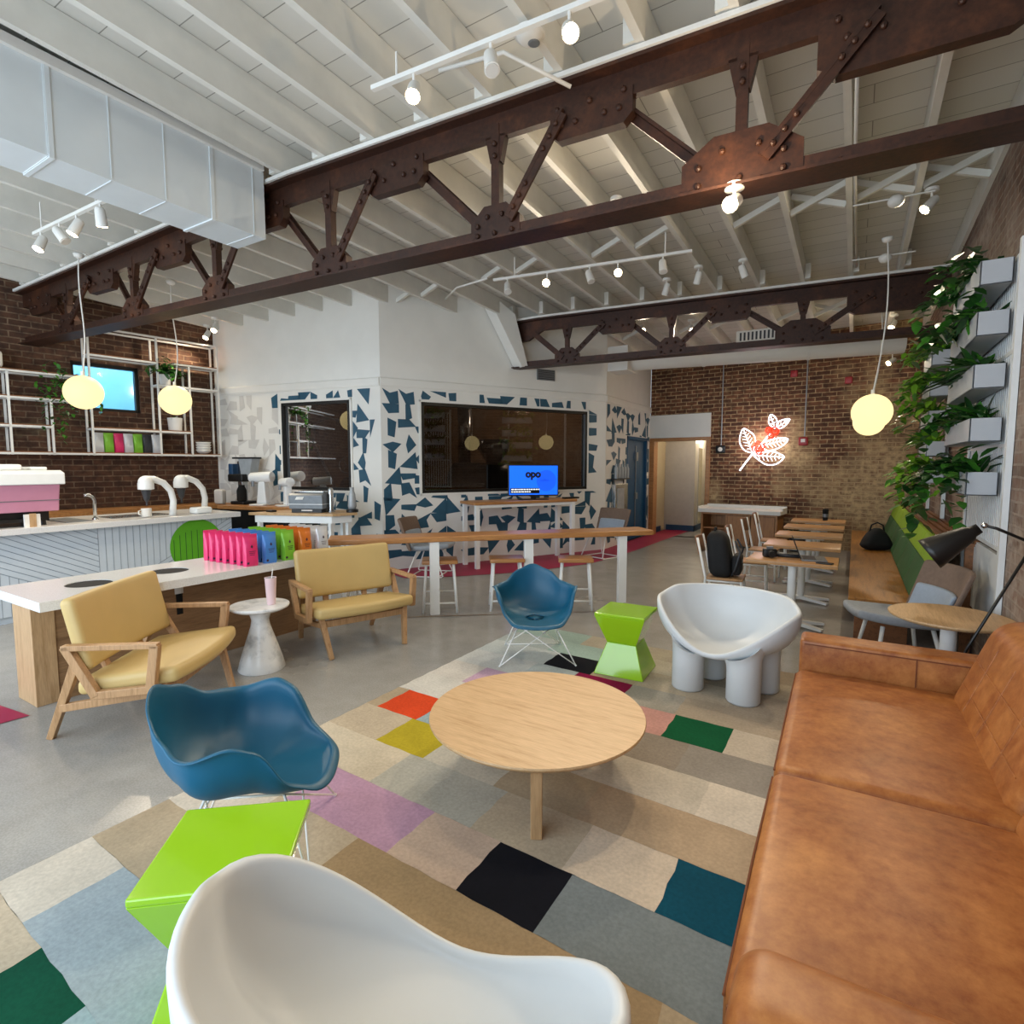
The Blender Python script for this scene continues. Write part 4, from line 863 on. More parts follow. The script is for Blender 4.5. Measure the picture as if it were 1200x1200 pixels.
mb=MB(); blade_plant(mb,(0,0,.19),(.04,.04),16,.11,.035,r5); tag(mb.o('succulent',['leafm','greyl'],p,True),'small grey green succulent')
q=LP(3.12,3.111,.2); p=T('shelf_pot','empty white pot on the upper left wall shelf','pot',tuple(q)); MB().rbox(-.13,.13,-.13,.13,0,.24,.05,3,3).o('pot','white',p,True)
# ------------------------------------------------------------------ pendant globes
def pendant(label,loc,canopy,slack=.08):
    r=T('pendant_globe',label,'pendant light',loc,0,'opal globe pendants')
    MB().sphere((0,0,0),.212,32,20,.98).o('globe','globe',r,True)
    c=Vector(canopy)-Vector(loc); a=Vector((0,0,.22)); mb=MB(); pts=[a.lerp(c,i/14)+Vector((math.sin(math.pi*i/14)*slack,math.sin(math.pi*2*i/14)*slack*.4,0)) for i in range(15)]
    mb.tube(pts,.008,6); mb.o('cord','white',r,True); MB().lathe([(.02,-.05),(.05,-.03),(.06,.0),(.0001,.01)],tuple(c),16).o('ceiling_cup','white',r,True)
    MB().lathe([(.02,.21),(.02,.26)],(0,0,0),10).o('cap','white',r); return r
pendant('glowing globe pendant over the counter, left one of the two',(-8.3,3.2,2.66),(-8.2,3.2,4.32),.05); pendant('glowing globe pendant over the counter, right one of the two',(-8.38,4.35,2.68),(-8.3,4.33,4.32),.07)
pendant('nearer glowing globe pendant above the cafe tables',(.14,7.84,2.37),(.2,7.75,4.3),.06); pendant('farther glowing globe pendant, partly behind the nearer one by the planters',(.15,9.96,2.40),(.2,9.95,4.28),.08)
for nm,x,y,z,e in () and (('g1',-8.3,3.2,2.66,GLB),('g2',-8.38,4.35,2.68,GLB),('g3',.14,7.84,2.37,GLB),('g4',.15,9.96,2.40,GLB)): point('globe_lamp',(x,y,z-.32),e,(1,.86,.62),.1)
# ------------------------------------------------------------------ long bar table and stools
ba=R(45.5); bd=Vector((math.cos(ba),math.sin(ba),0)); bn=Vector((bd.y,-bd.x,0))
bt=T('bar_table','long timber bar table on white legs running behind the far blue shell chair','bar table',(-3.4,5.8,0),ba)
mb=MB(); mb.rbox(-2.28,1.68,-.12,.30,.86,.925,.012,2,6,0,lambda x,y,z:(x,y+.012*math.sin(x*5)+.008*math.sin(x*13),z)); mb.o('tabletop','barwood',bt,True,angle=40)
for x in (-2.2,-1.1,.04,1.27): MB().box(x-.055,x+.055,-.09,-.03,0,.862).o('leg','rod',bt,bevel=.004)
for x in (-2.2,-1.1,.04,1.27): MB().box(x-.05,x+.05,-.03,.22,.83,.862).o('bracket','rod',bt)
def stool(label,loc,rz):
    r=T('bar_stool',label,'stool',loc,rz,'timber-topped stools under the bar table')
    MB().rbox(-.21,.21,-.17,.17,.585,.63,.012,2,3).o('seat','barwood',r,True,angle=40)
    for x in (-1,1):
        for y in (-1,1): MB().tube([(x*.16,y*.12,.588),(x*.2,y*.16,0)],.016,10).o('leg','rod',r,True)
    mb=MB(); P=lambda x,y,z:(x*(.16+.04*(1-z/.575)),y*(.12+.04*(1-z/.575)),z)
    mb.tube([P(-1,-1,.12),P(1,-1,.12)],.011,8); mb.tube([P(-1,1,.2),P(1,1,.2)],.011,8); mb.tube([P(-1,-1,.16),P(-1,1,.16)],.011,8); mb.tube([P(1,-1,.16),P(1,1,.16)],.011,8); mb.o('footrest','rod',r,True); return r
q=stool('timber-topped stool mostly hidden behind the right tan armchair',(-4.86,4.62,0),ba-.3); 
dup(q,(-4.2,5.16,0),ba-.1,'timber-topped stool left of the far blue shell chair, nearest the right tan armchair'); dup(q,(-3.58,5.68,0),ba-.15,'timber-topped stool directly behind the far blue shell chair'); dup(q,(-2.86,6.12,0),ba-.3,'timber-topped stool behind the far lime hourglass stool')
# ------------------------------------------------------------------ screen table
tv=math.atan2(.878,.478); 
hb=T('screen_table','tall timber table with white legs under the window, carrying the screen','table',(-4.83,8.4,0),tv)
MB().rbox(-1.05,1.05,0,.6,1.08,1.13,.012,2,4).o('tabletop','barwood',hb,True,angle=40)
for x in (-.98,.98):
    for y in (.06,.54): MB().box(x-.035,x+.035,y-.035,y+.035,0,1.085).o('leg','rod',hb)
MB().box(-.98,.98,.03,.07,1.03,1.08).box(-.98,.98,.53,.57,1.03,1.08).o('apron','rod',hb)
sc=T('screen','flat screen on a stand showing a bright blue picture, on the tall table','screen',(-4.9,8.68,1.131),tv+R(-20)); sc.scale=(.9,.95,.95)
MB().box(-.51,.51,-.02,.03,.07,.66).o('bezel','black',sc,bevel=.006); MB().box(-.49,.49,-.026,-.02,.095,.64).o('display','screen',sc)
MB().box(-.3,.3,-.08,.1,0,.015).box(-.05,.05,-.01,.02,.01,.1).o('stand','black',sc)
mb=MB(); n=40; cx,cz,rr=.26,.36,.2; mb.add([(cx+rr*math.cos(2*math.pi*k/n),-.028,cz+rr*math.sin(2*math.pi*k/n)) for k in range(n)],[tuple(range(n))]); mb.o('dark_disc','screend',sc)
def text(s,size,loc,mat,parent,name='lettering',rot=(R(90),0,0),bold=0.0):
    c=bpy.data.curves.new(name,'FONT'); c.body=s; c.size=size; c.align_x='CENTER'; c.extrude=.0015; c.offset=bold; c.materials.append(M[mat]); t_=bpy.data.objects.new(name,c); me=bpy.data.meshes.new_from_object(t_); bpy.data.objects.remove(t_); o=bpy.data.objects.new(name,me); COL.objects.link(o); o.parent=parent; o.location=loc; o.rotation_euler=rot; return o
text('opo',.19,(-.01,-.031,.425),'inkd',sc,bold=.011); text('coffee',.075,(.22,-.031,.345),'screend2',sc)
MB().box(-.47,.12,-.031,-.028,.12,.22).o('caption_bar','void',sc)
mb=MB(); x=-.45; r8=random.Random(2)
for zz,ln in ((.185,.55),(.14,.36)):
    x=-.45
    while x<-.45+ln: w_=r8.uniform(.02,.05); mb.box(x,x+w_,-.034,-.031,zz,zz+.02); x+=w_+.012
mb.o('caption_lines','screent',sc)
tag(MB().box(-.16,.16,-.05,.05,0,.03).o('set_top_box','black',None,loc=(-4.47,9.33,1.131),rz=tv),'small black box beside the screen on the tall table','electronics')
# ------------------------------------------------------------------ grey lounge chairs
def lounge(label,loc,rz,sled=True,low=1.0,group='grey and brown felt lounge chairs'):
    r=T('felt_chair',label,'chair',loc,rz,group); zs=.44*low
    def seat(x,y,z):
        f=(y+.34)/.68; wv=.62+.5*(1-f)*f*1.5+.1*f; return (x*wv,y,z+.04*(x/.34)**2*.5+(.05*(1-f)**2))
    MB().rbox(-.34,.34,-.36,.3,zs-.045,zs+.03,.035,3,7,.01,seat).o('seat','seatgrey',r,True)
    def back(w,h,y0): 
        return lambda x,y,z:(x*(1+.12*(z-zs)),y0+y+.34*(z-zs)-.10*(x/.34)**2,z)
    MB().rbox(-.36,.36,.0,.05,zs-.02,zs+.47,.025,3,7,0,back(0,0,.3)).o('back_shell','backbrown',r,True)
    MB().rbox(-.30,.30,-.045,.0,zs+.02,zs+.27,.022,3,6,0,back(0,0,.3)).o('back_pad','padblue',r,True)
    if sled:
        for s in (-1,1):
            MB().tube([(s*.2,-.12,zs-.04),(s*.27,-.28,.03),(s*.27,-.26,.012),(s*.27,.28,.012),(s*.27,.3,.03),(s*.2,.16,zs-.04)],.011,8).o('leg','rod',r,True)
        MB().tube([(-.27,.25,.012),(.27,.25,.012)],.011,8).tube([(-.27,-.2,.012),(.27,-.2,.012)],.011,8).o('crossbar','rod',r,True)
    else:
        for x,y in ((-.22,-.2),(.22,-.2),(-.24,.26),(.24,.26)): MB().tube([(x*.8,y*.8,zs-.04),(x*1.1,y*1.1,0)],[.018,.014],10).o('leg','rod',r,True)
    return r
g1=lounge('grey felt chair with brown back at the left end of the screen table',(-5.72,6.80,0),R(112)); dup(g1,(-4.05,9.85,0),R(-20),'grey felt chair with brown back at the right end of the screen table')
g3=lounge('grey and brown felt lounge chair between the sofa arm and the timber bench',(.36,5.82,0),R(-72),False,.95)
# ------------------------------------------------------------------ wooden side table and reading lamp
wt=T('round_side_table','round wooden side table on a white pedestal behind the far sofa arm','side table',(.63,5.0,0))
MB().lathe([(.33,.635),(.365,.65),(.372,.66),(.37,.668),(.0001,.67)],(0,0,0),56).o('tabletop','oak',wt); MB().lathe([(.17,0),(.17,.015),(.05,.03),(.05,.635)],(0,0,0),28).o('pedestal','steelw',wt,True,angle=40)
fl=T('floor_lamp','black reading lamp with a long conical shade behind the sofa','floor lamp',(.55,4.45,0)); FO=Vector((.55,4.45,0))
j=Vector((.70,4.45,1.376)); e=Vector((.415,4.45,1.16))
d=(e-j).normalized()
MB().tube([tuple(j-FO+d*.03),tuple(j-FO+d*.07),tuple(j-FO+d*.09),tuple(j-FO+d*.30),tuple(j-FO+d*.335)],[.03,.034,.05,.098,.104],28,False).o('lamp_shade','black',fl,True,solid=.003,angle=50)
MB().sphere(tuple(j-FO),.018,14,8).o('swivel_joint','chrome',fl,True)
MB().tube([tuple(j-FO),tuple(j-FO+Vector((.06,0,-.015))),tuple(Vector((.93,4.45,1.28))-FO)],.009,8).o('arm','black',fl,True)
MB().tube([tuple(Vector((.95,4.45,1.32))-FO),tuple(Vector((.655,4.45,.58))-FO),tuple(Vector((.55,4.45,.01))-FO)],.009,8).o('pole','black',fl,True)
mb=MB()
for a in (20,140,260): mb.tube([(0,0,.25),(.2*math.cos(R(a)),.2*math.sin(R(a)),.008)],.008,8)
mb.o('tripod_foot','black',fl,True)
# ------------------------------------------------------------------ bench
be=T('wall_bench','long timber bench with green felt back along the right wall','bench',(.3,9.2,0)); EO=(.3,9.2,0)
sh(MB().box(0,.56,6.3,12.9,.40,.455),EO).o('seat','bench',be,bevel=.004)
for y in (6.5,7.6,9.4,11.2,12.7): sh(MB().box(.06,.5,y-.04,y+.04,0,.4),EO).o('support','drkwood',be)
ys=[6.42+k*1.07 for k in range(7)]
for k in range(6):
    f=lambda x,y,z:(x+(z-.455)*.34,y,z)
    sh(MB().rbox(.5,.56,ys[k]+.005,ys[k+1]-.005,.46,.80,.018,2,3,0,f),EO).o('lower_cushion','greend',be,True); sh(MB().rbox(.5,.56,ys[k]+.005,ys[k+1]-.005,.802,1.03,.018,2,3,0,f),EO).o('upper_cushion','greenl',be,True)
mb=MB()
for x in (.74,.81,.88,.95): mb.box(x,x+.04,6.4,12.85,1.04,1.07)
for y in [6.45+k*.57 for k in range(12)]: mb.box(.73,.99,y,y+.03,1.01,1.04)
for y in (6.5,8.3,10.5,12.7): mb.box(.9,.98,y,y+.05,.0,1.01)
sh(mb,EO).o('slat_ledge','drkwood',be)
bgm=T('handbag','black bag resting on the far part of the timber bench','bag',(.33,10.1,.456),R(20)); MB().rbox(-.22,.22,-.13,.13,0,.34,.12,5,4,.0,lambda x,y,z:(x*(1-1.2*max(0,z-.12)),y*(1-1.2*max(0,z-.1)),z-.12*(x/.22)**2*(z/.34))).o('bag_body','blackfab',bgm,True); MB().tube([(-.1,0,.28),(-.08,0,.38),(0,0,.42),(.08,0,.38),(.1,0,.28)],.012,8).o('strap','blackfab',bgm,True); MB().box(-.05,.05,-.115,-.108,.1,.16).o('buckle','chrome',bgm)
# ------------------------------------------------------------------ cafe tables and chairs
def cafe_table(label,y):
    r=T('cafe_table',label,'table',(-.53,y,0),0,'cafe tables in a row beside the bench')
    MB().rbox(-.43,.43,-.3,.3,.70,.74,.006,2,3).o('tabletop','cafewood',r,True,angle=40); MB().tube([(0,0,.03),(0,0,.7)],.045,20).o('pedestal','rod',r,True,angle=40)
    mb=MB()
    for a in (30,150,210,330): c,s=math.cos(R(a)),math.sin(R(a)); mb.bar((0,0,.05),(c*.36,s*.3,.022),.06,.045,(0,0,1),.05,.025)
    mb.o('foot','rod',r); MB().box(-.2,.2,-.2,.2,.68,.70).o('mount_plate','rod',r); return r
TY=[6.68,7.98,9.2,10.4,11.6]
ct1=cafe_table('nearest cafe table, with a laptop on it',TY[0])
for k,l in ((1,'second cafe table from the laptop table'),(2,'middle cafe table of the row beside the bench'),(3,'fourth cafe table, second from the brick wall'),(4,'farthest cafe table, by the brick wall, with a black cup')): dup(ct1,(-.53,TY[k],0),0,l)
def cafe_chair(label,loc,rz):
    r=T('cafe_chair',label,'chair',loc,rz,'white-framed wooden cafe chairs')
    MB().rbox(-.2,.2,-.2,.2,.445,.47,.01,2,3).o('seat','chairwood',r,True,angle=40); MB().rbox(-.2,.2,-.012,.012,0,.2,.01,2,3,0,lambda x,y,z:(x,.215+y+.22*(z+.25)+.03*(1-(x/.2)**2)*1,z+.72)).o('backrest','drkwood',r,True,angle=40)
    for s in (-1,1): MB().tube([(s*.18,-.18,.445),(s*.2,-.2,0)],.014,8).o('leg','rod',r,True); MB().tube([(s*.2,.3,.92),(s*.19,.2,.46),(s*.2,.24,0)],.014,8).o('leg','rod',r,True)
    MB().tube([(-.18,-.18,.43),(.18,-.18,.43),(.18,.19,.43),(-.18,.19,.43),(-.18,-.18,.43)],.012,8).tube([(-.19,-.19,.18),(.19,-.19,.18)],.01,8).tube([(-.19,-.19,.22),(-.19,.23,.22)],.01,8).tube([(.19,-.19,.22),(.19,.23,.22)],.01,8).o('frame','rod',r,True); return r
ch=cafe_chair('cafe chair with a black backpack on it, at the laptop table',(-1.22,6.72,0),R(94))
for k,l in ((1,'cafe chair at the second table, just beyond the backpack chair'),(2,'cafe chair at the middle table in front of the low cabinet'),(3,'farthest cafe chair, beside the dark plant and cabinet')): dup(ch,(-1.14,TY[k]+.05,0),R(90+rnd.uniform(-6,6)),l)
bp=T('backpack','black backpack standing on the nearest cafe chair','backpack',(-1.25,6.72,.472),R(94)); MB().rbox(-.19,.19,-.12,.14,0,.5,.09,4,5,.02,lambda x,y,z:(x*(1-.35*max(0,z-.25)),y*(1-.5*max(0,z-.2))+.14*z,z)).o('main_body','blackfab',bp,True); MB().rbox(-.15,.15,-.2,-.1,.03,.26,.04,3,4).o('front_pocket','blackfab',bp,True); MB().tube([(-.05,.1,.48),(-.04,.1,.55),(.04,.1,.55),(.05,.1,.48)],.012,8).o('top_handle','blackfab',bp,True); MB().box(-.04,.04,-.204,-.198,.16,.2).o('badge','grey',bp)
for s in (-1,1): MB().tube([(s*.1,-.13,.42),(s*.16,-.19,.3),(s*.17,-.14,.1),(s*.12,-.1,.02)],.012,6).o('strap','dark',bp,True)
lp_=T('laptop','open grey laptop on the nearest cafe table','laptop',(-.34,6.72,.741),R(80)); MB().box(-.17,.17,-.12,.12,0,.014).o('keyboard_deck','grey',lp_,bevel=.003); MB().box(-.14,.14,-.02,.1,.014,.016).o('keys','dark',lp_); MB().hexa([(-.17,.12,.012),(.17,.12,.012),(.17,.128,.012),(-.17,.128,.012)],[(-.17,.2,.23),(.17,.2,.23),(.17,.207,.23),(-.17,.207,.23)]).o('display_lid','void',lp_)
lp_.rotation_euler.z=R(98)
tag(MB().rbox(-.04,.04,-.075,.075,0,.012,.004,2,2).o('phone','black',None,loc=(-.22,6.47,.7405),rz=R(75)),'black phone lying by the laptop','phone')
cm=T('camera_gear','black camera gear lying on the nearest cafe table','camera',(-.76,6.66,.741),R(20)); MB().rbox(-.07,.07,-.04,.04,0,.09,.015,2,2).o('camera_body','black',cm,True); MB().tube([(0,-.03,.045),(0,-.13,.045)],.035,16).o('lens','black',cm); MB().tube([(.08,.02,.02),(.3,-.02,.015)],.02,10).o('handle','dark',cm,True); MB().box(-.03,.03,-.03,.03,.09,.115).o('viewfinder','grey',cm)
tc_=T('travel_cup','black cup on the farthest cafe table','cup',(-.42,11.6,.741)); MB().lathe([(.04,0),(.05,.17),(.052,.19),(.04,.21),(.0001,.21)],(0,0,0),20).o('cup_body','void',tc_,True,angle=40); MB().lathe([(.0495,.06),(.052,.12)],(0,0,0),20).o('sleeve','grey',tc_)
# ------------------------------------------------------------------ service cabinet by the brick wall
cb=T('service_cabinet','low wooden cabinet with a thick white tray top against the brick wall','cabinet',(-2.05,12.85,0),R(-6))
MB().box(-.78,.78,-.3,-.27,.0,.0)
mb=MB(); mb.box(-.78,-.74,-.3,.28,0,.72).box(.74,.78,-.3,.28,0,.72).box(-.74,.74,.25,.28,0,.72).box(-.74,.74,-.3,.25,.68,.72).box(-.74,.74,-.28,.25,.02,.06).box(-.26,-.22,-.28,.25,.06,.68).box(-.74,-.26,-.26,.25,.36,.39); mb.o('carcass','cabwood',cb)
for x0,x1 in ((-.21,.25),(.27,.73)): MB().box(x0,x1,-.3,-.28,.07,.67).o('door','cabwood',cb)
mb=MB(); mb.box(-.84,.84,-.34,.3,.72,.80).box(-.84,.84,.27,.3,.80,.87).box(-.84,-.81,-.34,.3,.80,.85).box(.81,.84,-.1,.3,.8,.85); mb.o('tray_top','wallwhite',cb,bevel=.006)
plantobj('dark_bush','dark leafy plant at the right end of the white-topped cabinet','plant',lambda mb:blade_plant(mb,(-.93,12.6,.35),(.1,.1),60,.42,.09,r5,(.2,-.1)),['leafd','soil'],(-.93,12.6,.3))
tag(MB().lathe([(.13,0),(.16,.34),(.15,.34),(.0001,.3)],(0,0,0),20).o('plant_pot','dark',None,True,loc=(-.93,12.6,0)),'dark pot of the plant at the cabinet end','plant pot')
# ------------------------------------------------------------------ neon sign
ns=T('neon_sign','white neon coffee branch with red berries on the far brick wall','neon sign',(-1.93,13.33,2.2),R(-6.15)); 
def NP(cx,cy): px=840+cx/10; py=470+cy/10; return ((px-884)*.0168/math.cos(R(6)),-.03,1.673+(549-py)*.0186-2.2)
def closed(pts,n=6):
    out=[]; m=len(pts)
    for i in range(m):
        p0,p1,p2,p3=[Vector(pts[(i+k-1)%m]) for k in range(4)]
        for s in range(n):
            t=s/n; out.append(.5*((2*p1)+(-p0+p2)*t+(2*p0-5*p1+4*p2-p3)*t*t+(-p0+3*p1-3*p2+p3)*t**3))
    return out+[out[0]]
LV=[([(430,600),(330,570),(270,480),(275,380),(310,315),(380,345),(445,400),(465,480),(445,560)],(430,600),(312,330)),([(545,500),(620,465),(740,440),(850,450),(800,520),(700,570),(600,575)],(555,520),(840,455)),([(450,625),(560,600),(680,590),(760,620),(815,660),(730,735),(620,745),(530,700)],(455,630),(805,660)),([(690,320),(620,260),(635,165),(700,205),(718,275)],(690,315),(640,180)),([(722,315),(745,245),(860,225),(820,290),(765,325)],(725,312),(850,232))]
for k,(o_,b,t) in enumerate(LV):
    mb=MB(); mb.tube([Vector(NP(*p)) for p in closed(o_)],.012,8,False)
    b=Vector(b); t=Vector(t); ax=t-b; nn=Vector((-ax.y,ax.x)).normalized(); mb.tube([Vector(NP(*b)),Vector(NP(*t))],.009,8)
    m=6 if k<3 else 2
    for i in range(1,m+1):
        f=i/(m+1.2); w=(72 if k<3 else 34)*math.sin(math.pi*min(1,f*.9+.12))
        for s in (-1,1):
            q=b+ax*f; e=q+nn*s*w*.8+ax.normalized()*w*.5; mb.tube([Vector(NP(*q)),Vector(NP(*e))],.006,6)
    mb.o('leaf_tube','neonw',ns,True)
MB().tube([Vector(NP(*p)) for p in ((280,815),(355,715),(430,620),(500,545),(560,480),(640,380))],.018,8).o('stem_tube','neonw',ns,True)
for cx,cy,rr in ((495,505,34),(455,552,30),(512,582,36),(552,532,26),(690,355,44),(650,405,30),(618,345,30)):
    mb=MB(); mb.tube([Vector(NP(cx+rr*math.cos(a*math.pi/10),cy+rr*math.sin(a*math.pi/10))) for a in range(21)],.02,8,False); mb.tube([Vector(NP(cx-rr*.5,cy)),Vector(NP(cx+rr*.5,cy))],.01,6); mb.o('berry_tube','neonr',ns,True)
point('neon_glow',(-1.9,13.0,2.25),14,(1,.9,.9),.2)
# wall fittings on the far brick wall
def bwp(x,z,w=0): return PB((x+4.38)/dB.x,z,w)
def conduit(label,x,z0,z1,name='conduit_pipe'):
    mb=MB(); mb.tube([bwp(x,z0,.03),bwp(x,z1,.03)],.012,8); return tag(mb.o(name,'copper' if 'copper' in M else 'greyl'),label,'conduit')
conduit('thin conduit running down to the small black camera on the brick wall',-2.64,2.2,4.3); conduit('thin conduit running down to the red alarm on the brick wall',-.93,2.35,4.1)
al=T('fire_alarm','red fire alarm strobe at the end of its conduit on the brick wall','alarm',tuple(bwp(-.95,2.25,.0)),R(-6.15)); MB().rbox(-.09,.09,-.07,-.001,-.09,.09,.025,3,2).o('housing','red',al,True); MB().box(-.04,.04,-.085,-.07,-.02,.05).o('strobe_lens','label',al)
ca=T('wall_camera','small black round camera at the end of the left conduit on the brick wall','camera',tuple(bwp(-2.65,2.11,.0)),R(-6.15)); MB().rbox(-.11,.11,-.06,-.001,-.09,.09,.03,3,2).o('housing','black',ca,True); MB().lathe([(.05,0),(.05,.02),(.0001,.03)],(0,0,0),16).o('lens','label',ca)
ca.children[1].rotation_euler.x=R(90); ca.children[1].location=(0,-.06,0)
for k,(x,z,l) in enumerate(((-1.18,3.68,'red alarm bell high on the brick wall, left one'),(-.18,3.45,'red alarm bell high on the brick wall, right one'))):
    a=T('alarm_bell',l,'alarm',tuple(bwp(x,z,.0)),R(-6.15),'red bells high on the brick wall'); MB().rbox(-.07,.07,-.05,-.001,-.07,.07,.02,2,2).o('bell','red',a,True)
# shelf with bottles and towel dispenser by the blue door
ws=T('bottle_shelf','small black wall shelf left of the blue door','shelf',tuple(PD(.72,1.44,0))); MB().box(0,.14,-.42,.42,0,.025).o('board','black',ws); MB().box(0,.02,-.35,-.33,-.12,0).box(0,.02,.33,.35,-.12,0).o('bracket','black',ws)
for k in range(5):
    b=T('glass_bottle','pale glass bottle on the small shelf by the blue door','bottle',(-4.29,11.15+k*.17,1.466),0,'pale bottles on the small black shelf'); MB().lathe([(.04,0),(.042,.2),(.02,.26),(.018,.31)],(0,0,0),14).o('bottle_body','greyl',b,True,angle=50)
wd_=T('water_dispenser','slim steel and mirror panel under the bottle shelf by the blue door','dispenser',tuple(PD(.75,.5,0))); MB().box(0,.1,-.4,.35,0,.85).o('cabinet_body','chrome',wd_,bevel=.01); MB().box(.1,.105,-.3,.1,.1,.75).o('front_panel','greyl',wd_)
# blue door
dr=bpy.data.objects.new('door_1',None); COL.objects.link(dr); struct(dr)
mb=MB(); pbox(mb,PD,1.33,2.62,.01,2.33,-.09,-.04); mb.o('door_leaf','bluedoor',dr); mb=MB(); pbox(mb,PD,1.27,1.34,0,2.4,-.12,.02); pbox(mb,PD,2.61,2.68,0,2.4,-.12,.02); pbox(mb,PD,1.27,2.68,2.33,2.4,-.12,.02); mb.o('door_frame','bluedoor',dr)
mb=MB(); pbox(mb,PD,1.95,1.99,.2,2.2,-.04,-.02); pbox(mb,PD,1.9,2.04,1.85,2.05,-.04,.01); pbox(mb,PD,1.9,2.04,.95,1.1,-.04,.01); mb.o('door_hardware','grey',dr)
# ------------------------------------------------------------------ big ceiling duct
du=T('ceiling_duct','large white-painted rectangular duct hanging at the upper left','duct',(-5.22,1,3.94)); DO=(-5.22,1,3.94)
sh(MB().box(-5.45,-4.99,-2,3.52,3.945,4.62),DO).o('duct_body','duct',du)
for y in (.6,1.82,3.0): sh(MB().box(-5.46,-4.98,y-.016,y+.016,3.935,4.63),DO).o('flange','duct',du)
mb=MB()
for k in range(14):
    y=-1.8+k*.4; mb.box(-4.991,-4.984,y-.004,y+.004,3.96,4.6); mb.box(-5.44,-5.0,y-.004,y+.004,3.94,3.946)
sh(mb,DO).o('seam','duct',du)
mb=MB(); mb.box(-4.995,-4.95,-2,3.5,4.56,4.63); sh(mb,DO).o('top_rail','white',du)
hv=T('round_duct','round white ventilation duct behind the farther truss','duct',(-2,11.1,3.75)); 
MB().tube([(-2.0,-.55,0),(2.6,.2,0)],.17,28).o('duct_body','wallwhite',hv,True,angle=40)
MB().tube([(-.5,-.305,0),(-.45,-.297,0)],.18,28).o('band','white',hv,True,angle=40); MB().tube([(1.2,-.028,0),(1.25,-.02,0)],.18,28).o('band','white',hv,True,angle=40)
MB().box(-2.15,-1.75,-.85,-.35,-.2,.26).o('end_box','wallwhite',hv); MB().box(.1,1.1,-.42,-.36,.16,.36).o('grille_frame','wallwhite',hv)
mb=MB()
for k in range(14): mb.box(.16+k*.065,.19+k*.065,-.425,-.42,.19,.33)
mb.o('grille_slats','dark',hv)
vg=T('wall_grille','small dark air grille high on the white wall behind the farther truss','vent',tuple(PM(3.2,3.45,.0)),math.atan2(.878,.478)); MB().box(-.2,.2,-.02,-.001,-.1,.1).o('frame','grey',vg)
mb=MB()
for k in range(6): mb.box(-.18,.18,-.026,-.02,-.08+k*.03,-.065+k*.03)
mb.o('slats','dark',vg)
# ------------------------------------------------------------------ track and spot lights
def head(parent,loc,aim,lit,power=0,stem=.1):
    """white can hanging at loc below its rail; aim is a local direction"""
    d=Vector(aim).normalized(); l=Vector(loc); c=l+Vector((0,0,-stem))
    h=MB(); h.tube([tuple(l),tuple(c)],.01,8); a=c-d*.07; b=c+d*.09; h.tube([tuple(a),tuple(a+d*.02),tuple(b-d*.01),tuple(b)],[.03,.042,.048,.05],18); o=h.o('lamp_head','white',parent,True,angle=40)
    k=MB(); k.tube([tuple(b),tuple(b+d*.006)],.042,16); k.o('lens','bulb' if lit else 'paleg',o)
    if lit and power:
        w=parent.matrix_basis@(b+d*.05); wd=parent.matrix_basis.to_3x3()@d; spot('track_spot',w,w+wd,power)
def track(label,p,q,heads,z,group='white ceiling track lights'):
    p=Vector((*p,z)); q=Vector((*q,z)); r=T('track_light',label,'track light',tuple(p)); r.matrix_basis=Matrix.Translation(p); e=q-p
    MB().bar((0,0,0),tuple(e),.035,.03).o('rail','white',r)
    for f in (.12,.88): MB().tube([tuple(e*f),tuple(e*f+Vector((0,0,zj(p.x,p.y)-z)))],.008,6).o('hanger','white',r)
    for f,lit,aim,pw in heads: head(r,e*f+Vector((0,0,-.015)),aim,lit,pw)
S=SPOT
track('white track light near the top, with two lit lamps left of the smoke detector',(-3.0,3.0),(-1.2,3.13),[(.20,True,(.3,-.5,-.8),S*.22),(.53,False,(.3,-.3,-.9),0),(.82,True,(.4,-.6,-.7),S*.22)],4.38)
track('white track light with five lamps just before the farther truss',(-4.2,6.35),(-1.7,6.7),[(.08,False,(.3,-.4,-.8),0),(.30,True,(.3,-.9,-.5),S*.7),(.52,False,(.4,-.2,-.9),0),(.66,True,(.4,-.9,-.5),S*.7),(.87,False,(.2,-.3,-.9),0)],4.2)
track('white track light with four lamps left above the counter',(-7.45,2.52),(-5.95,2.56),[(.1,True,(.1,-.4,-.9),S*.45),(.38,False,(.5,.3,-.8),0),(.62,True,(-.2,-.4,-.9),S*.45),(.93,True,(-.3,.2,-.8),S*.4)],4.17)
def single(label,loc,aim,lit,pw=0,stem=.12):
    r=T('spot_light',label,'spot light',loc,0,'white ceiling spot lights'); r.matrix_basis=Matrix.Translation(Vector(loc)); MB().lathe([(.0001,.03),(.06,.03),(.06,.0),(.02,-.01)],(0,0,0),18).o('ceiling_base','white',r); head(r,(0,0,-.005),aim,lit,pw,stem)
zc=lambda x,y:zj(x,y)-.03
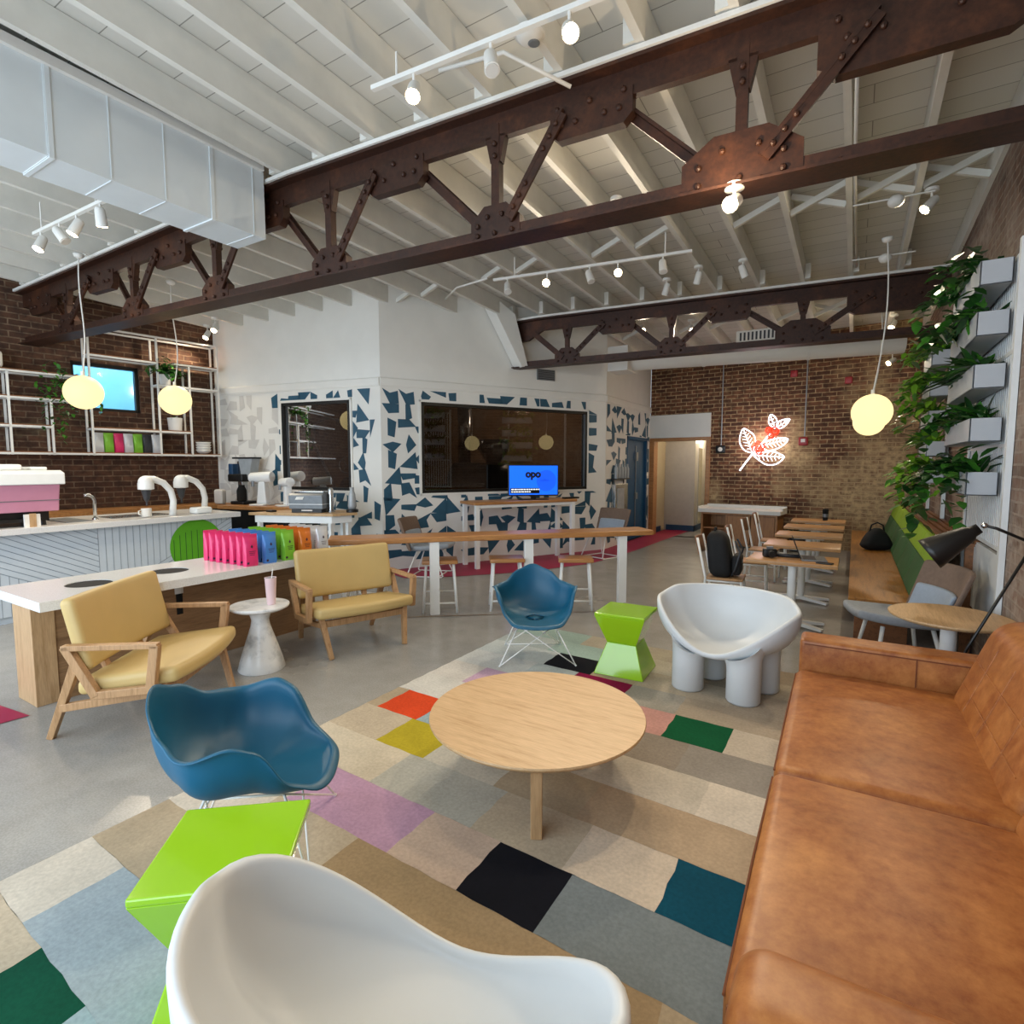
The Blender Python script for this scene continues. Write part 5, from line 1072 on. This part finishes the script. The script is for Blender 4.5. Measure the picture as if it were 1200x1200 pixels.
for l,x,y,aim,lit,pw,dz in (('lit spot light by the white wall corner at left, lower of the two',-9.9,5.75,(.1,-.5,-.8),True,S*.6,.12),('lit spot light by the white wall corner at left, upper of the two',-9.4,5.6,(.3,-.5,-.8),True,S*.6,.12),
    ('lit spot light left of the planter wall, close to the ceiling',.52,6.95,(-.5,-.3,-.6),True,S*.6,.1),('brightest spot light just under the near truss middle',-1.1,5.2,(-.1,-.85,-.5),True,S*.3,.1),('lit spot light just under the near truss, left of its middle',-2.2,5.6,(-.1,-.85,-.5),True,S*.2,.1),
    ('unlit spot light over the farther truss, right one of three',-1.35,7.9,(.3,.3,-.9),False,0,.1),('unlit spot light over the farther truss, middle one of three',-1.9,7.85,(-.3,.3,-.9),False,0,.1),('unlit spot light over the farther truss, left one of three',-2.4,8.1,(-.3,.1,-.9),False,0,.1),
    ('lit spot light seen through the left end of the near truss',-9.0,4.2,(.3,-.5,-.7),True,S*.6,.12),('lit spot light seen through the farther truss at right',.45,11.6,(-.3,-.5,-.7),True,S*.5,.12),('lit spot light below the farther truss at right, by the brick wall',.5,12.6,(-.6,-.5,-.5),True,S*.4,.55),
    ('lit spot light seen through the farther truss, left one',-3.35,9.9,(.3,-.6,-.7),True,S*.6,.1),('lit spot light seen through the farther truss, second from its left',-2.6,10.3,(.4,-.6,-.7),True,S*.6,.1)):
    single(l,(x,y,zc(x,y)) if 'near truss middle' not in l else (-.73,3.88,3.496),aim,lit,pw,dz if 'near truss middle' not in l else .07)
sd=T('smoke_detector','round white smoke detector on the ceiling beside the near track light','smoke detector',(-1.9,3.3,4.515)); MB().lathe([(.0001,-.06),(.05,-.06),(.07,-.045),(.085,-.02),(.1,-.015),(.1,.0)],(0,0,0),28).o('housing','white',sd,True,angle=40); MB().lathe([(.0001,-.068),(.03,-.066),(.04,-.06)],(0.02,0.02,0),14).o('sensor','grey',sd)
# ceiling conduits
for l,pts in (('white conduit bending along the ceiling beside the smoke detector',[(-2.6,3.25,4.5),(-2.1,3.3,4.47),(-1.75,3.6,4.3)]),('thin white conduit running across the joists to the middle track light',[(-5.6,7.1,4.36),(-5.0,6.6,4.3),(-4.3,6.35,4.24)]),('thin white conduit running along a joist above the near truss middle',[(-.1,3.9,4.52),(-.12,6.2,4.46),(-.1,8.9,4.38)])):
    mb=MB(); mb.tube(pts,.014,8); tag(mb.o('conduit_pipe','white',None,True),l,'conduit')
for k,(x,y,l) in enumerate(((.22,6.6,'white ceiling speaker cup on the nearer cross wire by the planters'),(.2,8.3,'white ceiling speaker cup on the farther cross wire by the planters'))):
    r=T('ceiling_cup',l,'fixture',(x,y,4.25)); MB().sphere((0,0,0),.07,16,10,.8).o('cup','white',r,True); MB().tube([(-.35,-.02,.03),(.3,.02,.03)],.008,6).o('wire','white',r)
# ------------------------------------------------------------------ planter wall
pw=T('plant_rack','white metal rack on the right wall holding the planter boxes','plant rack',(.97,7,1)); FO2=(.97,7,1)
for y in (5.5,7.15,8.9,10.6): sh(MB().box(.955,.995,y-.03,y+.03,.5,3.4),FO2).o('upright','steelw',pw)
mb=MB()
for k in range(22):
    y=5.65+k*.07; mb.box(.97,.985,y,y+.03,1.1,3.3)
for z in (1.1,1.9,2.6,3.3): mb.box(.965,.99,5.5,7.15,z-.015,z+.015)
sh(mb,FO2).o('slat_grid','steelw',pw)
sh(MB().box(.96,.99,5.5,6.9,.46,1.06),FO2).o('lower_panel','steelw',pw)
r6=random.Random(12)
nearz=[(3.12,'topmost'),(2.74,'second from the top'),(2.34,'middle'),(1.93,'second from the bottom'),(1.51,'lowest')]
farz=[(2.98,'topmost'),(2.60,'second from the top'),(2.24,'middle'),(1.86,'second from the bottom'),(1.52,'lowest')]
def planter(label,y0,y1,z,group):
    ym=(y0+y1)/2; r=T('planter_box',label,'planter',(.85,ym,z),0,group); L=(y1-y0)/2; h=.185; t=.012
    MB().box(-.1,.1,-L,L,0,t).box(-.1,-.1+t,-L,L,0,h).box(.1-t,.1,-L,L,0,h).box(-.1,.1,-L,-L+t,0,h).box(-.1,.1,L-t,L,0,h).o('trough','planter',r,bevel=.003)
    MB().box(-.085,.085,-L+.015,L-.015,.13,.165).o('soil','soil',r)
kinds=['fern','vine','fern','blade','vine']
def plant_for(label,y0,y1,z,kind,group,bright):
    ym=(y0+y1)/2; L=(y1-y0)/2; mats=['leafd','leafm'] if not bright else ['leafl','leafm']
    def fn(mb):
        zt=z+.17
        blade_plant(mb,(.85,ym,zt),(.06,L*.9),int((56 if not bright else 50)*L/.65),.27,.055,r6,(-.35,0))
        if kind=='vine': vine_plant(mb,(.78,ym,zt),(.05,L*.85),(18 if not bright else 15),9 if z>1.6 else 15,.13,(-.5,-.05),r6)
        elif kind=='fern': blade_plant(mb,(.82,ym,zt),(.05,L*.9),60,.34,.07,r6,(-.6,0))
        else: blade_plant(mb,(.85,ym,zt),(.05,L*.9),36,.4,.07,r6,(-.2,-.1)); vine_plant(mb,(.78,ym+L*.5,zt),(.03,L*.4),12,8,.12,(-.5,.0),r6)
        mb.v=[(min(x,.985),y,z_) for x,y,z_ in mb.v]
    plantobj('planter_foliage',label,'plant',fn,mats,(.85,ym,z+.166),group)
for k,(z,n_) in enumerate(nearz):
    planter(f'white planter box of the nearer column, {n_}',5.62,(7.0 if k<4 else 6.4),z,'planter boxes, nearer column'); plant_for(f'leafy plants growing in the nearer planter column, {n_} box',5.62,7.0 if k<4 else 6.4,z,('vine','vine','fern','blade','vine')[k],'plants of the nearer planter column',False)
for k,(z,n_) in enumerate(farz):
    planter(f'white planter box of the farther column, {n_}',8.7,9.6,z,'planter boxes, farther column'); plant_for(f'bright leafy plants in the farther planter column, {n_} box',8.7,9.6,z,('blade','vine','vine','fern','vine')[k],'plants of the farther planter column',True)
# interior of the roastery behind the glass
ro=T('coffee_roaster','large black coffee roaster with drum and tall flue, behind the wide window','roasting machine',(-6.9,10.0,0),R(60))
MB().box(-.7,.7,-.45,.45,0,.9).o('cabinet_body','roast',ro,bevel=.03); MB().tube([(-.65,0,1.3),(.6,0,1.3)],.5,32).o('drum','roast',ro,True,angle=40); MB().lathe([(.12,1.75),(.35,2.1),(.35,2.3)],(.25,0,0),24).o('hopper','chrome',ro,True); MB().tube([(-.4,.1,1.7),(-.4,.1,3.3)],.14,20).o('flue','chrome',ro,True); MB().lathe([(.5,.55),(.5,.75),(.46,.75),(.46,.6),(.0001,.6)],(.2,-.95,0),32).o('cooling_tray','chrome',ro,True,angle=40)
r2_=T('bean_bin','black storage bin on the roastery floor left behind the wide window','bin',(-6.6,8.5,0),R(60)); MB().box(-.45,.45,-.4,.4,0,1.35).o('body','roast',r2_,bevel=.03); MB().tube([(-.5,-.38,1.37),(.5,-.38,1.37)],.03,12).o('handle','chrome',r2_)
r3_=T('destoner','black machine with a curved hose behind the left window','machine',(-8.6,7.35,0),R(20)); MB().tube([(.3,0,1.1),(.9,0,1.1)],.42,28).o('drum','roast',r3_,True,angle=40); MB().box(.25,.95,-.3,.3,0,.8).o('base','roast',r3_); MB().tube([(.1,-.1,1.3),(-.1,-.1,1.7),(-.35,-.1,2.2),(-.3,-.1,2.55),(0,-.1,2.65),(.2,-.1,2.6)],.03,10).o('hose','greyl',r3_,True); mb=MB(); mb.tube([(.55+.14*math.cos(a*math.pi/10),-.5,1.75+.14*math.sin(a*math.pi/10)) for a in range(21)],.014,8,False)
for a in (0,2.1,4.2): mb.tube([(.55,-.5,1.75),(.55+.14*math.cos(a),-.5,1.75+.14*math.sin(a))],.01,6)
mb.o('hand_wheel','chrome',r3_,True)
point('truss_lamp_glow',(-.74,3.6,3.42),22,(1,.78,.5),.04); point('roastery_fill',(-6.6,11.2,3.1),60,(1,.85,.7),.2)  # the roastery point is an unseen fill added to show the machines
point('hall_fill',(-3.4,15.6,2.5),30,(1,.85,.65),.15); point('hall_fill',(-3.2,14.2,2.6),14,(1,.85,.65),.15)  # two unseen warm fills added to brighten the hall

area('side_yard_fill',tuple(LP(1.0,5.6,-1.6)),(0,R(35),R(8)),3,2,260,(.7,.88,1))  # unseen area fill added to brighten the wall outside the brick-wall window
